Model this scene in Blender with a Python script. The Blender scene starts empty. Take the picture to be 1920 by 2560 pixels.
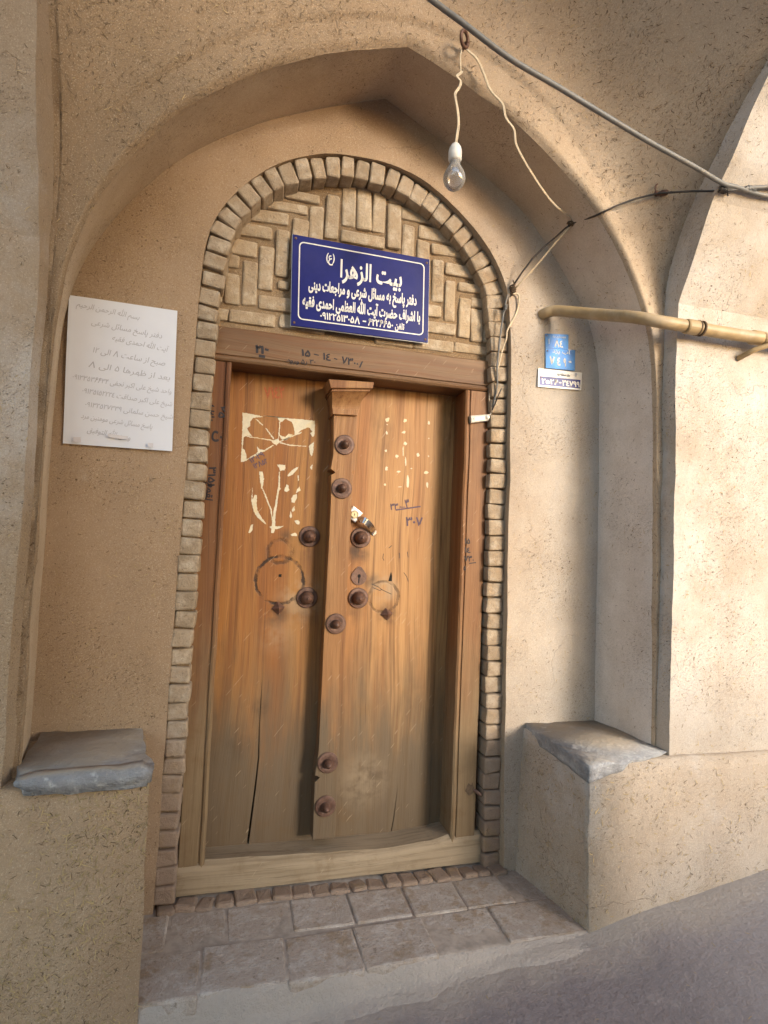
import bpy, bmesh, math, random
import numpy as np
from mathutils import Vector, Matrix, noise

# ------------------------------------------------------------------ camera, sky, sun, exposure
SC = bpy.context.scene
COL = SC.collection
rad = math.radians
cam = bpy.data.cameras.new("camera")
cam.sensor_fit = 'VERTICAL'; cam.sensor_height = 36.0; cam.lens = 19.807
cam.clip_start = 0.02; cam.clip_end = 500
cam_o = bpy.data.objects.new("camera", cam); COL.objects.link(cam_o)
cam_o.location = (-0.3695, -1.8261, 1.0012)
cam_o.rotation_euler = (1.6176, -0.0419, -0.2599)
SC.camera = cam_o

SUN_EL, SUN_AZ = 13.5, 30.0          # degrees: height, and turn to the right of the wall's normal
w = bpy.data.worlds.new("World"); SC.world = w; w.use_nodes = True
wn = w.node_tree.nodes; wn.clear()
wo = wn.new('ShaderNodeOutputWorld'); wb = wn.new('ShaderNodeBackground'); sk = wn.new('ShaderNodeTexSky')
sk.sky_type = 'NISHITA'; sk.sun_disc = False
sk.sun_elevation = rad(SUN_EL); sk.sun_rotation = rad(180 - SUN_AZ)
sk.dust_density = 1.3; sk.air_density = 1.1
wb.inputs['Strength'].default_value = 0.15
w.node_tree.links.new(sk.outputs[0], wb.inputs[0]); w.node_tree.links.new(wb.outputs[0], wo.inputs[0])
sun = bpy.data.lights.new("sun", 'SUN'); sun.energy = 0.9; sun.angle = rad(14); sun.color = (1.0, 0.97, 0.935)
sun_o = bpy.data.objects.new("sun", sun); COL.objects.link(sun_o)
sd = Vector((math.sin(rad(SUN_AZ)) * math.cos(rad(SUN_EL)), -math.cos(rad(SUN_AZ)) * math.cos(rad(SUN_EL)), math.sin(rad(SUN_EL))))
sun_o.rotation_euler = sd.to_track_quat('Z', 'Y').to_euler()
sun_o.location = sd * 8
vs = SC.view_settings
vs.view_transform = 'Standard'; vs.look = 'None'; vs.exposure = 1.68; vs.gamma = 1.0
SC.cycles.max_bounces = 8; SC.cycles.diffuse_bounces = 5; SC.cycles.use_denoising = True

# measured outlines and points of the place, in metres
D = {'front':[[-0.837,0.449],[-0.83,0.534],[-0.831,0.632],[-0.822,1.014],[-0.824,1.198],[-0.826,1.421],[-0.824,1.571],[-0.808,1.659],[-0.787,1.749],[-0.764,1.801],[-0.74,1.853],[-0.711,1.907],[-0.677,1.964],[-0.637,2.021],[-0.595,2.074],[-0.536,2.139],[-0.463,2.195],[-0.382,2.255],[-0.293,2.312],[-0.199,2.36],[-0.134,2.385],[-0.034,2.416],[0.05,2.447],[0.113,2.428],[0.187,2.398],[0.293,2.354],[0.386,2.311],[0.482,2.261],[0.582,2.179],[0.641,2.123],[0.711,2.062],[0.772,1.982],[0.803,1.911],[0.837,1.859],[0.87,1.808],[0.888,1.765],[0.903,1.715],[0.913,1.688],[0.923,1.586],[0.931,1.362],[0.94,0.96],[0.953,0.409]],'back':[[-0.91,0.36],[-0.895,0.409],[-0.882,0.478],[-0.878,1.018],[-0.878,1.125],[-0.881,1.268],[-0.879,1.358],[-0.88,1.486],[-0.88,1.559],[-0.876,1.634],[-0.866,1.683],[-0.844,1.747],[-0.816,1.815],[-0.772,1.892],[-0.726,1.964],[-0.667,2.046],[-0.599,2.118],[-0.529,2.18],[-0.443,2.241],[-0.341,2.303],[-0.234,2.359],[-0.123,2.41],[-0.008,2.452],[0.042,2.468],[0.121,2.429],[0.205,2.391],[0.308,2.337],[0.378,2.299],[0.468,2.25],[0.543,2.207],[0.599,2.149],[0.656,2.095],[0.694,2.038],[0.745,1.976],[0.79,1.906],[0.827,1.867],[0.857,1.806],[0.881,1.731],[0.896,1.623],[0.909,1.401],[0.907,1.122],[0.906,0.771],[0.907,0.401]],'band':[[-0.806,1.899],[-0.754,1.994],[-0.715,2.058],[-0.644,2.143],[-0.558,2.221],[-0.474,2.295],[-0.387,2.352],[-0.266,2.416],[-0.138,2.468],[-0.031,2.486],[0.059,2.505],[0.183,2.49],[0.281,2.47],[0.382,2.427],[0.487,2.373],[0.578,2.305],[0.664,2.219],[0.735,2.104],[0.78,2.045],[0.843,1.964]],'ribR':[[-0.361,1.783],[-0.433,1.929],[-0.491,2.046],[-0.559,2.136],[-0.622,2.23],[-0.67,2.272]],'grvR':[[-0.305,1.779],[-0.346,1.946],[-0.425,2.06],[-0.513,2.143],[-0.58,2.205],[-0.66,2.293]],'ribL':[[-0.355,1.671],[-0.413,1.823],[-0.454,1.956],[-0.491,2.134]],'bricks':[[-0.332,2.089,-0.192,2.065],[-0.378,2.051,-0.251,2.014],[-0.412,1.998,-0.303,1.958],[-0.444,1.944,-0.348,1.895],[-0.461,1.887,-0.401,1.849],[-0.483,1.835,-0.449,1.793],[-0.486,1.778,-0.447,1.728],[-0.234,2.044,-0.188,1.87],[-0.284,1.996,-0.244,1.843],[-0.335,1.935,-0.291,1.789],[-0.387,1.877,-0.342,1.735],[-0.438,1.826,-0.396,1.73],[-0.274,1.829,-0.239,1.8],[-0.331,1.772,-0.196,1.728],[-0.483,1.709,-0.427,1.676],[-0.421,1.71,-0.277,1.673],[-0.263,1.718,-0.118,1.672],[-0.268,2.134,-0.151,2.109],[-0.18,2.098,-0.137,1.941],[-0.127,2.147,-0.086,2.0],[-0.074,2.193,-0.031,2.05],[-0.022,2.196,0.025,2.05],[0.033,2.197,0.076,2.052],[-0.073,2.035,0.076,1.996],[0.087,2.159,0.13,2.0],[0.089,2.193,0.179,2.162],[0.134,2.151,0.265,2.115],[0.141,2.095,0.183,1.949],[0.199,2.1,0.324,2.058],[0.198,2.049,0.24,1.908],[0.25,2.045,0.373,2.011],[0.256,1.988,0.295,1.839],[0.306,1.983,0.422,1.944],[0.308,1.925,0.344,1.778],[0.356,1.923,0.461,1.895],[0.362,1.866,0.402,1.725],[0.407,1.874,0.478,1.842],[0.408,1.835,0.451,1.718],[0.458,1.825,0.487,1.792],[0.462,1.778,0.497,1.72],[0.173,1.827,0.292,1.784],[0.199,1.764,0.348,1.728],[0.349,1.704,0.491,1.672],[0.197,1.704,0.343,1.667],[0.06,1.715,0.195,1.664]],'ring':[[-0.532,1.763],[-0.526,1.824],[-0.51,1.881],[-0.474,1.973],[-0.444,2.024],[-0.411,2.072],[-0.37,2.112],[-0.332,2.145],[-0.286,2.18],[-0.232,2.209],[-0.184,2.227],[-0.136,2.244],[-0.086,2.253],[-0.035,2.254],[0.017,2.26],[0.062,2.255],[0.108,2.243],[0.162,2.228],[0.209,2.211],[0.257,2.19],[0.298,2.156],[0.34,2.126],[0.382,2.087],[0.424,2.049],[0.459,1.993],[0.494,1.944]],'shaft':[[-0.067,1.411],[-0.061,1.278],[-0.064,1.252],[-0.069,1.226],[-0.043,1.215],[-0.066,1.207],[-0.062,1.125],[-0.062,0.997],[-0.063,0.871],[-0.064,0.666],[-0.064,0.3],[-0.074,0.218],[-0.049,0.212],[-0.073,0.196],[-0.071,0.012],[0.003,0.01],[0.002,0.191],[0.003,0.297],[0.002,0.474],[0.008,0.652],[0.006,0.873],[0.008,1.0],[0.009,1.129],[0.011,1.213],[-0.006,1.219],[0.014,1.229],[0.015,1.284],[0.015,1.419]],'cap':[[-0.098,1.514],[0.055,1.521],[0.053,1.499],[-0.089,1.485],[-0.086,1.476],[0.043,1.49],[-0.074,1.427],[0.018,1.435],[-0.072,1.409],[0.011,1.412]],'studP':[[-0.025,0.035,1.311],[-0.028,0.035,1.163],[-0.027,0.035,0.711],[-0.033,0.035,0.258],[-0.034,0.035,0.118]],'studL':[[-0.119,0.11,0.997],[-0.118,0.11,0.788]],'studR':[[0.061,0.11,1.0],[0.062,0.11,0.789]],'nailL':[[-0.212,0.105,0.752]],'nailR':[[0.168,0.105,0.734]],'key':[0.061,0.115,0.862],'lock':[[0.027,1.11],[0.062,1.086],[0.036,1.052],[0.001,1.076]],'cyl':[0.031,0.085,1.08],'handle':[[0.047,0.109,1.06],[0.052,0.085,1.064],[0.066,0.07,1.058],[0.088,0.085,1.042],[0.106,0.109,1.023],[0.116,0.112,1.017]],'crackL':[[-0.253,0.564],[-0.254,0.461],[-0.255,0.35],[-0.252,0.261],[-0.257,0.173],[-0.265,0.077],[-0.275,-0.029]],'crackR':[[0.235,0.146],[0.232,0.099],[0.225,0.025],[0.213,-0.041]],'scar':[[-0.213,0.845],[-0.133,0.846],[-0.221,0.95]],'scarR':[[0.153,0.794],[0.203,0.795],[0.126,0.9],[0.175,0.862]],'patchL':[[[-0.363,1.404],[-0.309,1.399],[-0.296,1.395],[-0.315,1.392],[-0.329,1.389],[-0.338,1.375],[-0.336,1.362],[-0.345,1.351],[-0.339,1.339],[-0.329,1.328],[-0.343,1.327],[-0.356,1.321],[-0.357,1.285],[-0.36,1.283]],[[-0.36,1.283],[-0.35,1.279],[-0.343,1.257],[-0.342,1.242],[-0.361,1.236]],[[-0.342,1.247],[-0.312,1.269],[-0.306,1.276],[-0.312,1.295],[-0.3,1.283],[-0.284,1.284],[-0.282,1.28],[-0.29,1.277],[-0.304,1.266],[-0.342,1.244]],[[-0.296,1.399],[-0.119,1.399],[-0.118,1.348],[-0.124,1.341],[-0.133,1.354],[-0.127,1.361],[-0.138,1.374],[-0.154,1.369],[-0.17,1.356],[-0.186,1.342],[-0.191,1.372],[-0.198,1.388],[-0.222,1.396],[-0.231,1.385],[-0.239,1.384],[-0.248,1.4]],[[-0.119,1.326],[-0.12,1.288],[-0.125,1.274],[-0.132,1.287],[-0.136,1.31],[-0.128,1.317]],[[-0.129,1.236],[-0.12,1.246],[-0.121,1.227]],[[-0.266,1.32],[-0.255,1.318],[-0.241,1.328],[-0.237,1.315],[-0.246,1.302],[-0.258,1.308]],[[-0.238,1.338],[-0.218,1.333],[-0.206,1.346],[-0.191,1.344],[-0.215,1.323],[-0.231,1.325]],[[-0.321,1.386],[-0.316,1.386],[-0.294,1.369],[-0.296,1.365]],[[-0.286,1.357],[-0.283,1.358],[-0.254,1.324],[-0.258,1.322]],[[-0.241,1.384],[-0.237,1.384],[-0.238,1.328],[-0.241,1.328]],[[-0.347,1.326],[-0.346,1.323],[-0.266,1.317],[-0.266,1.32]],[[-0.284,1.284],[-0.282,1.281],[-0.256,1.3],[-0.258,1.303]],[[-0.237,1.315],[-0.236,1.311],[-0.201,1.305],[-0.145,1.306],[-0.145,1.309],[-0.201,1.308]],[[-0.237,1.317],[-0.236,1.314],[-0.163,1.353],[-0.165,1.356]],[[-0.24,1.237],[-0.212,1.237],[-0.214,1.219],[-0.229,1.216]],[[-0.204,1.203],[-0.19,1.222],[-0.168,1.235],[-0.172,1.225],[-0.186,1.207],[-0.202,1.198]],[[-0.299,1.208],[-0.288,1.21],[-0.282,1.186],[-0.285,1.15],[-0.29,1.153]],[[-0.287,1.153],[-0.284,1.155],[-0.251,1.083],[-0.246,1.047],[-0.249,1.047],[-0.255,1.081]],[[-0.318,1.153],[-0.32,1.112],[-0.318,1.102],[-0.31,1.073],[-0.294,1.051],[-0.275,1.036],[-0.265,1.032],[-0.282,1.052],[-0.299,1.08],[-0.302,1.103],[-0.302,1.129],[-0.309,1.129],[-0.316,1.115]],[[-0.233,1.212],[-0.23,1.213],[-0.227,1.157],[-0.223,1.157],[-0.229,1.147],[-0.231,1.133],[-0.235,1.087],[-0.238,1.051],[-0.236,1.026],[-0.207,1.029],[-0.225,1.019],[-0.237,1.017],[-0.241,1.003],[-0.249,1.005],[-0.248,1.018],[-0.255,1.025],[-0.248,1.028],[-0.247,1.054],[-0.241,1.1],[-0.236,1.14],[-0.233,1.166]],[[-0.317,1.027],[-0.31,1.03],[-0.31,1.012],[-0.319,1.0],[-0.323,1.001]],[[-0.188,1.08],[-0.181,1.064],[-0.185,1.057],[-0.19,1.063]],[[-0.172,1.05],[-0.16,1.051],[-0.154,1.045],[-0.156,1.036],[-0.166,1.038]],[[-0.184,1.0],[-0.17,1.008],[-0.161,1.003],[-0.162,0.997],[-0.179,0.996]],[[-0.205,1.171],[-0.2,1.168],[-0.195,1.152],[-0.203,1.145],[-0.213,1.149]],[[-0.161,1.167],[-0.157,1.154],[-0.173,1.143],[-0.169,1.157]],[[-0.182,1.136],[-0.17,1.14],[-0.167,1.127],[-0.175,1.11],[-0.185,1.111],[-0.187,1.123]],[[-0.176,1.1],[-0.173,1.084],[-0.18,1.078],[-0.184,1.083]],[[-0.169,1.205],[-0.165,1.205],[-0.165,1.187],[-0.167,1.187]]],'patchR':[[[0.147,1.429],[0.146,1.423],[0.142,1.42],[0.137,1.42],[0.134,1.425],[0.133,1.43],[0.138,1.432],[0.141,1.435],[0.147,1.435]],[[0.143,1.41],[0.142,1.408],[0.141,1.408],[0.139,1.408],[0.139,1.409],[0.138,1.41],[0.139,1.412],[0.141,1.411],[0.142,1.411]],[[0.144,1.381],[0.145,1.375],[0.141,1.373],[0.139,1.376],[0.136,1.378],[0.137,1.382],[0.138,1.387],[0.141,1.386],[0.142,1.384]],[[0.214,1.43],[0.211,1.427],[0.208,1.425],[0.204,1.423],[0.201,1.427],[0.202,1.431],[0.203,1.436],[0.208,1.436],[0.212,1.435]],[[0.302,1.432],[0.302,1.426],[0.299,1.424],[0.296,1.424],[0.294,1.428],[0.295,1.433],[0.296,1.437],[0.299,1.437],[0.301,1.435]],[[0.21,1.387],[0.209,1.385],[0.206,1.382],[0.202,1.384],[0.196,1.384],[0.198,1.388],[0.201,1.391],[0.205,1.393],[0.21,1.391]],[[0.218,1.348],[0.217,1.344],[0.213,1.341],[0.209,1.343],[0.203,1.344],[0.206,1.348],[0.207,1.352],[0.213,1.354],[0.215,1.35]],[[0.302,1.373],[0.301,1.372],[0.3,1.371],[0.299,1.372],[0.299,1.372],[0.299,1.374],[0.299,1.375],[0.3,1.375],[0.302,1.375]],[[0.144,1.315],[0.143,1.311],[0.14,1.311],[0.138,1.311],[0.136,1.313],[0.135,1.316],[0.138,1.318],[0.14,1.32],[0.143,1.319]],[[0.188,1.298],[0.185,1.295],[0.183,1.289],[0.18,1.293],[0.177,1.295],[0.176,1.3],[0.178,1.305],[0.182,1.304],[0.186,1.303]],[[0.268,1.309],[0.266,1.305],[0.263,1.303],[0.259,1.303],[0.257,1.306],[0.256,1.31],[0.257,1.315],[0.262,1.317],[0.265,1.312]],[[0.304,1.308],[0.305,1.306],[0.303,1.305],[0.301,1.306],[0.3,1.307],[0.3,1.309],[0.301,1.311],[0.302,1.31],[0.304,1.31]],[[0.148,1.25],[0.15,1.245],[0.146,1.245],[0.143,1.244],[0.14,1.247],[0.141,1.252],[0.142,1.257],[0.146,1.259],[0.149,1.255]],[[0.198,1.243],[0.194,1.241],[0.191,1.239],[0.188,1.24],[0.183,1.24],[0.185,1.243],[0.187,1.245],[0.191,1.247],[0.196,1.246]],[[0.305,1.249],[0.301,1.245],[0.296,1.242],[0.29,1.242],[0.287,1.245],[0.288,1.249],[0.29,1.252],[0.295,1.253],[0.3,1.252]],[[0.232,1.21],[0.231,1.193],[0.228,1.187],[0.224,1.191],[0.222,1.203],[0.222,1.215],[0.223,1.226],[0.226,1.234],[0.229,1.227]],[[0.145,1.193],[0.145,1.19],[0.143,1.189],[0.14,1.189],[0.139,1.191],[0.138,1.194],[0.14,1.196],[0.143,1.197],[0.144,1.195]],[[0.305,1.204],[0.305,1.195],[0.302,1.191],[0.3,1.195],[0.297,1.198],[0.297,1.207],[0.299,1.213],[0.301,1.211],[0.304,1.211]],[[0.206,1.319],[0.207,1.307],[0.206,1.302],[0.204,1.301],[0.203,1.312],[0.202,1.325],[0.203,1.332],[0.204,1.337],[0.206,1.331]],[[0.218,1.283],[0.218,1.274],[0.217,1.265],[0.215,1.267],[0.214,1.277],[0.213,1.289],[0.213,1.299],[0.215,1.298],[0.217,1.293]],[[0.204,1.189],[0.205,1.188],[0.2,1.187],[0.195,1.187],[0.191,1.188],[0.191,1.189],[0.194,1.19],[0.199,1.19],[0.204,1.19]],[[0.241,1.259],[0.241,1.257],[0.239,1.257],[0.237,1.257],[0.235,1.258],[0.235,1.259],[0.237,1.261],[0.238,1.26],[0.24,1.26]]],'sign':[[-0.237,1.974],[0.233,1.97],[0.239,1.678],[-0.228,1.674]],'plates':[[[0.66,1.751],[0.754,1.76],[0.754,1.706],[0.663,1.701]],[[0.663,1.7],[0.782,1.707],[0.783,1.632],[0.666,1.628]],[[0.637,1.624],[0.813,1.628],[0.811,1.564],[0.637,1.558]]],'paper':[[-0.859,1.655],[-0.568,1.654],[-0.559,1.232],[-0.85,1.231]],'bell':[[0.406,1.442],[0.48,1.454],[0.484,1.432],[0.409,1.416]],'hookc':[0.209,-0.33,2.456],'cord':[[0.187,-0.37,2.406],[0.184,-0.37,2.387],[0.186,-0.37,2.351],[0.186,-0.37,2.34],[0.174,-0.37,2.327],[0.179,-0.37,2.32],[0.186,-0.37,2.313],[0.183,-0.37,2.297],[0.171,-0.37,2.275],[0.172,-0.37,2.26],[0.18,-0.37,2.226],[0.184,-0.37,2.189],[0.181,-0.37,2.155],[0.178,-0.37,2.126]],'bulb':[[0.178,-0.37,2.126],[0.18,-0.37,2.079],[0.181,-0.37,1.991],[0.149,-0.37,2.019],[0.212,-0.37,2.032]],'wire2':[[0.209,-0.35,2.431],[0.244,-0.345,2.416],[0.272,-0.335,2.386],[0.289,-0.33,2.358],[0.306,-0.33,2.338],[0.335,-0.335,2.309],[0.345,-0.34,2.265],[0.375,-0.335,2.24],[0.385,-0.33,2.202],[0.42,-0.315,2.17],[0.465,-0.292,2.146],[0.525,-0.26,2.122],[0.585,-0.231,2.105],[0.641,-0.21,2.097],[0.6698,-0.1965,2.0818],[0.626,-0.164,2.022],[0.589,-0.118,1.965],[0.533,-0.068,1.892]],'wire3':[[0.527,-0.066,1.873],[0.545,-0.068,1.874],[0.551,-0.066,1.856],[0.547,-0.058,1.812],[0.516,-0.056,1.746],[0.513,-0.056,1.716],[0.503,-0.05,1.679],[0.493,-0.045,1.625],[0.49,-0.04,1.608],[0.487,-0.02,1.567],[0.485,-0.012,1.547],[0.476,-0.012,1.51],[0.489,-0.012,1.472],[0.483,-0.012,1.457],[0.472,-0.014,1.438]],'black':[[1.1169,-0.5171,2.072],[1.0467,-0.5217,2.078],[1.0123,-0.5181,2.0732],[0.9684,-0.5118,2.0648],[0.8566,-0.3796,2.1139],[0.746,-0.335,2.081],[0.702,-0.314,2.059],[0.6893,-0.2553,2.0692],[0.6698,-0.1965,2.0818],[0.632,-0.164,2.047],[0.569,-0.118,1.98],[0.52,-0.066,1.891]],'black2':[[0.508,-0.066,1.868],[0.501,-0.06,1.826],[0.494,-0.055,1.763],[0.489,-0.05,1.685],[0.487,-0.045,1.625],[0.489,-0.042,1.599],[0.494,-0.035,1.553],[0.489,-0.025,1.501],[0.486,-0.016,1.47],[0.487,-0.012,1.465],[0.478,-0.012,1.449]],'black3':[[0.504,-0.048,1.54],[0.494,-0.045,1.513],[0.489,-0.03,1.486],[0.485,-0.018,1.467]],'pipe':[[0.649,-0.05,1.82],[0.656,-0.075,1.821],[0.675,-0.095,1.823],[0.701,-0.13,1.811],[0.743,-0.19,1.787],[0.779,-0.27,1.755],[0.811,-0.345,1.725],[0.863,-0.39,1.702],[0.944,-0.4,1.697],[1.085,-0.405,1.693],[1.245,-0.41,1.693],[1.33,-0.41,1.693]],'pipej':[[0.944,-0.4,1.697],[0.98,-0.4,1.697],[1.0,-0.4,1.697],[1.214,-0.4,1.697]],'grey':[[-0.028,-0.722,2.163],[0.062,-0.698,2.153],[0.193,-0.666,2.134],[0.335,-0.634,2.129],[0.487,-0.606,2.115],[0.653,-0.576,2.1],[0.833,-0.546,2.087],[0.951,-0.526,2.076],[1.0035,-0.5232,2.0769],[1.0921,-0.5205,2.0739],[1.1941,-0.5238,2.0781]],'grey2':[[0.9666,-0.5184,2.0722],[1.0224,-0.5214,2.0762],[1.0815,-0.5298,2.0875],[1.1779,-0.537,2.0971]],'insul':[[0.8502,-0.3682,2.1177],[0.8788,-0.3947,2.1132],[0.8566,-0.3754,2.1343]],'slabL':[[-0.812,0.427],[-0.772,0.439],[-0.677,0.444],[-0.552,0.447],[-0.525,0.42],[-0.539,0.404],[-0.596,0.397],[-0.645,0.389],[-0.694,0.39],[-0.741,0.384],[-0.786,0.4],[-0.81,0.416]],'slabR':[[0.636,-0.047],[0.895,-0.071],[0.993,-0.268],[1.004,-0.318],[0.853,-0.346],[0.644,-0.402]],'graf':{'bold':[-0.338,1.585],'num':[[-0.189,1.585],[-0.002,1.58]],'low':[[-0.235,1.561],[-0.141,1.562]],'jl1':[[-0.471,1.365],[-0.418,1.297]],'jl2':[[-0.459,1.202],[-0.416,1.1]],'jr':[[0.407,0.995],[0.408,0.964],[0.407,0.933],[0.405,0.903],[0.454,0.93]],'lf1':[[0.166,1.106],[0.249,1.11]],'lfbar':[[0.188,1.092],[0.281,1.11]],'lf2':[[0.225,1.05],[0.29,1.048]],'red':[[-0.293,1.459],[-0.225,1.472]],'lf3':[[-0.326,1.235],[-0.283,1.261]]},'knot':[[0.6698,-0.1965,2.0818],[0.527,-0.066,1.889],[0.9686,-0.5115,2.0682],[1.06,-0.5212,2.081]]}

random.seed(11)
YW, YB, YP, YL, YS = -0.055, -0.31, -0.361, 0.115, 0.04   # niche back, arch face, pilaster face, door leaf, centre post

# ------------------------------------------------------------------ node helper
class NT:
    def __init__(s, name):
        s.m = bpy.data.materials.new(name); s.m.use_nodes = True
        s.t = s.m.node_tree; s.n = s.t.nodes; s.n.clear()
        s.out = s.n.new('ShaderNodeOutputMaterial'); s.p = s.n.new('ShaderNodeBsdfPrincipled')
        s.t.links.new(s.p.outputs[0], s.out.inputs[0])
        s.pos = s.n.new('ShaderNodeNewGeometry').outputs['Position']
    def put(s, sock, v):
        if isinstance(v, bpy.types.NodeSocket): s.t.links.new(v, sock)
        elif isinstance(v, (tuple, list)) and len(v) == 3 and sock.type == 'RGBA': sock.default_value = (*v, 1)
        else: sock.default_value = v
    def math(s, op, a, b=0.0, clamp=False):
        n = s.n.new('ShaderNodeMath'); n.operation = op; n.use_clamp = clamp
        s.put(n.inputs[0], a); s.put(n.inputs[1], b); return n.outputs[0]
    def mapr(s, v, a, b, c=0.0, d=1.0):
        n = s.n.new('ShaderNodeMapRange'); n.interpolation_type = 'SMOOTHSTEP'
        s.put(n.inputs['Value'], v)
        for k, x in zip(('From Min', 'From Max', 'To Min', 'To Max'), (a, b, c, d)): s.put(n.inputs[k], x)
        return n.outputs[0]
    def mapping(s, scale=(1, 1, 1), rot=(0, 0, 0), loc=(0, 0, 0), v=None):
        n = s.n.new('ShaderNodeMapping'); s.put(n.inputs[0], v if v is not None else s.pos)
        n.inputs['Scale'].default_value = scale; n.inputs['Rotation'].default_value = rot; n.inputs['Location'].default_value = loc
        return n.outputs[0]
    def rotthen(s, rot, scale, loc=(0, 0, 0)):
        return s.mapping(scale=scale, loc=loc, v=s.mapping(rot=rot))
    def noise(s, v=None, scale=1.0, detail=3.0, rough=0.5, dist=0.0):
        n = s.n.new('ShaderNodeTexNoise'); s.put(n.inputs['Vector'], v if v is not None else s.pos)
        n.inputs['Scale'].default_value = scale; n.inputs['Detail'].default_value = detail
        n.inputs['Roughness'].default_value = rough; n.inputs['Distortion'].default_value = dist
        return n.outputs['Fac']
    def mix(s, f, a, b, mode='MIX'):
        n = s.n.new('ShaderNodeMix'); n.data_type = 'RGBA'; n.blend_type = mode
        s.put(n.inputs[0], f); s.put(n.inputs[6], a); s.put(n.inputs[7], b); return n.outputs[2]
    def bump(s, h, strength=0.5, dist=0.01, normal=None):
        n = s.n.new('ShaderNodeBump'); n.inputs['Strength'].default_value = strength; n.inputs['Distance'].default_value = dist
        s.put(n.inputs['Height'], h)
        if normal is not None: s.put(n.inputs['Normal'], normal)
        return n.outputs[0]
    def sep(s):
        n = s.n.new('ShaderNodeSeparateXYZ'); s.put(n.inputs[0], s.pos); return n.outputs
    def done(s, col, rough=0.9, normal=None, metal=0.0, spec=None):
        s.put(s.p.inputs['Base Color'], col); s.put(s.p.inputs['Roughness'], rough); s.put(s.p.inputs['Metallic'], metal)
        if normal is not None: s.put(s.p.inputs['Normal'], normal)
        if spec is not None: s.p.inputs['Specular IOR Level'].default_value = spec
        if s.m.name.startswith('blue_enamel'): s.p.inputs['Specular IOR Level'].default_value = 0.15
        return s.m

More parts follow.
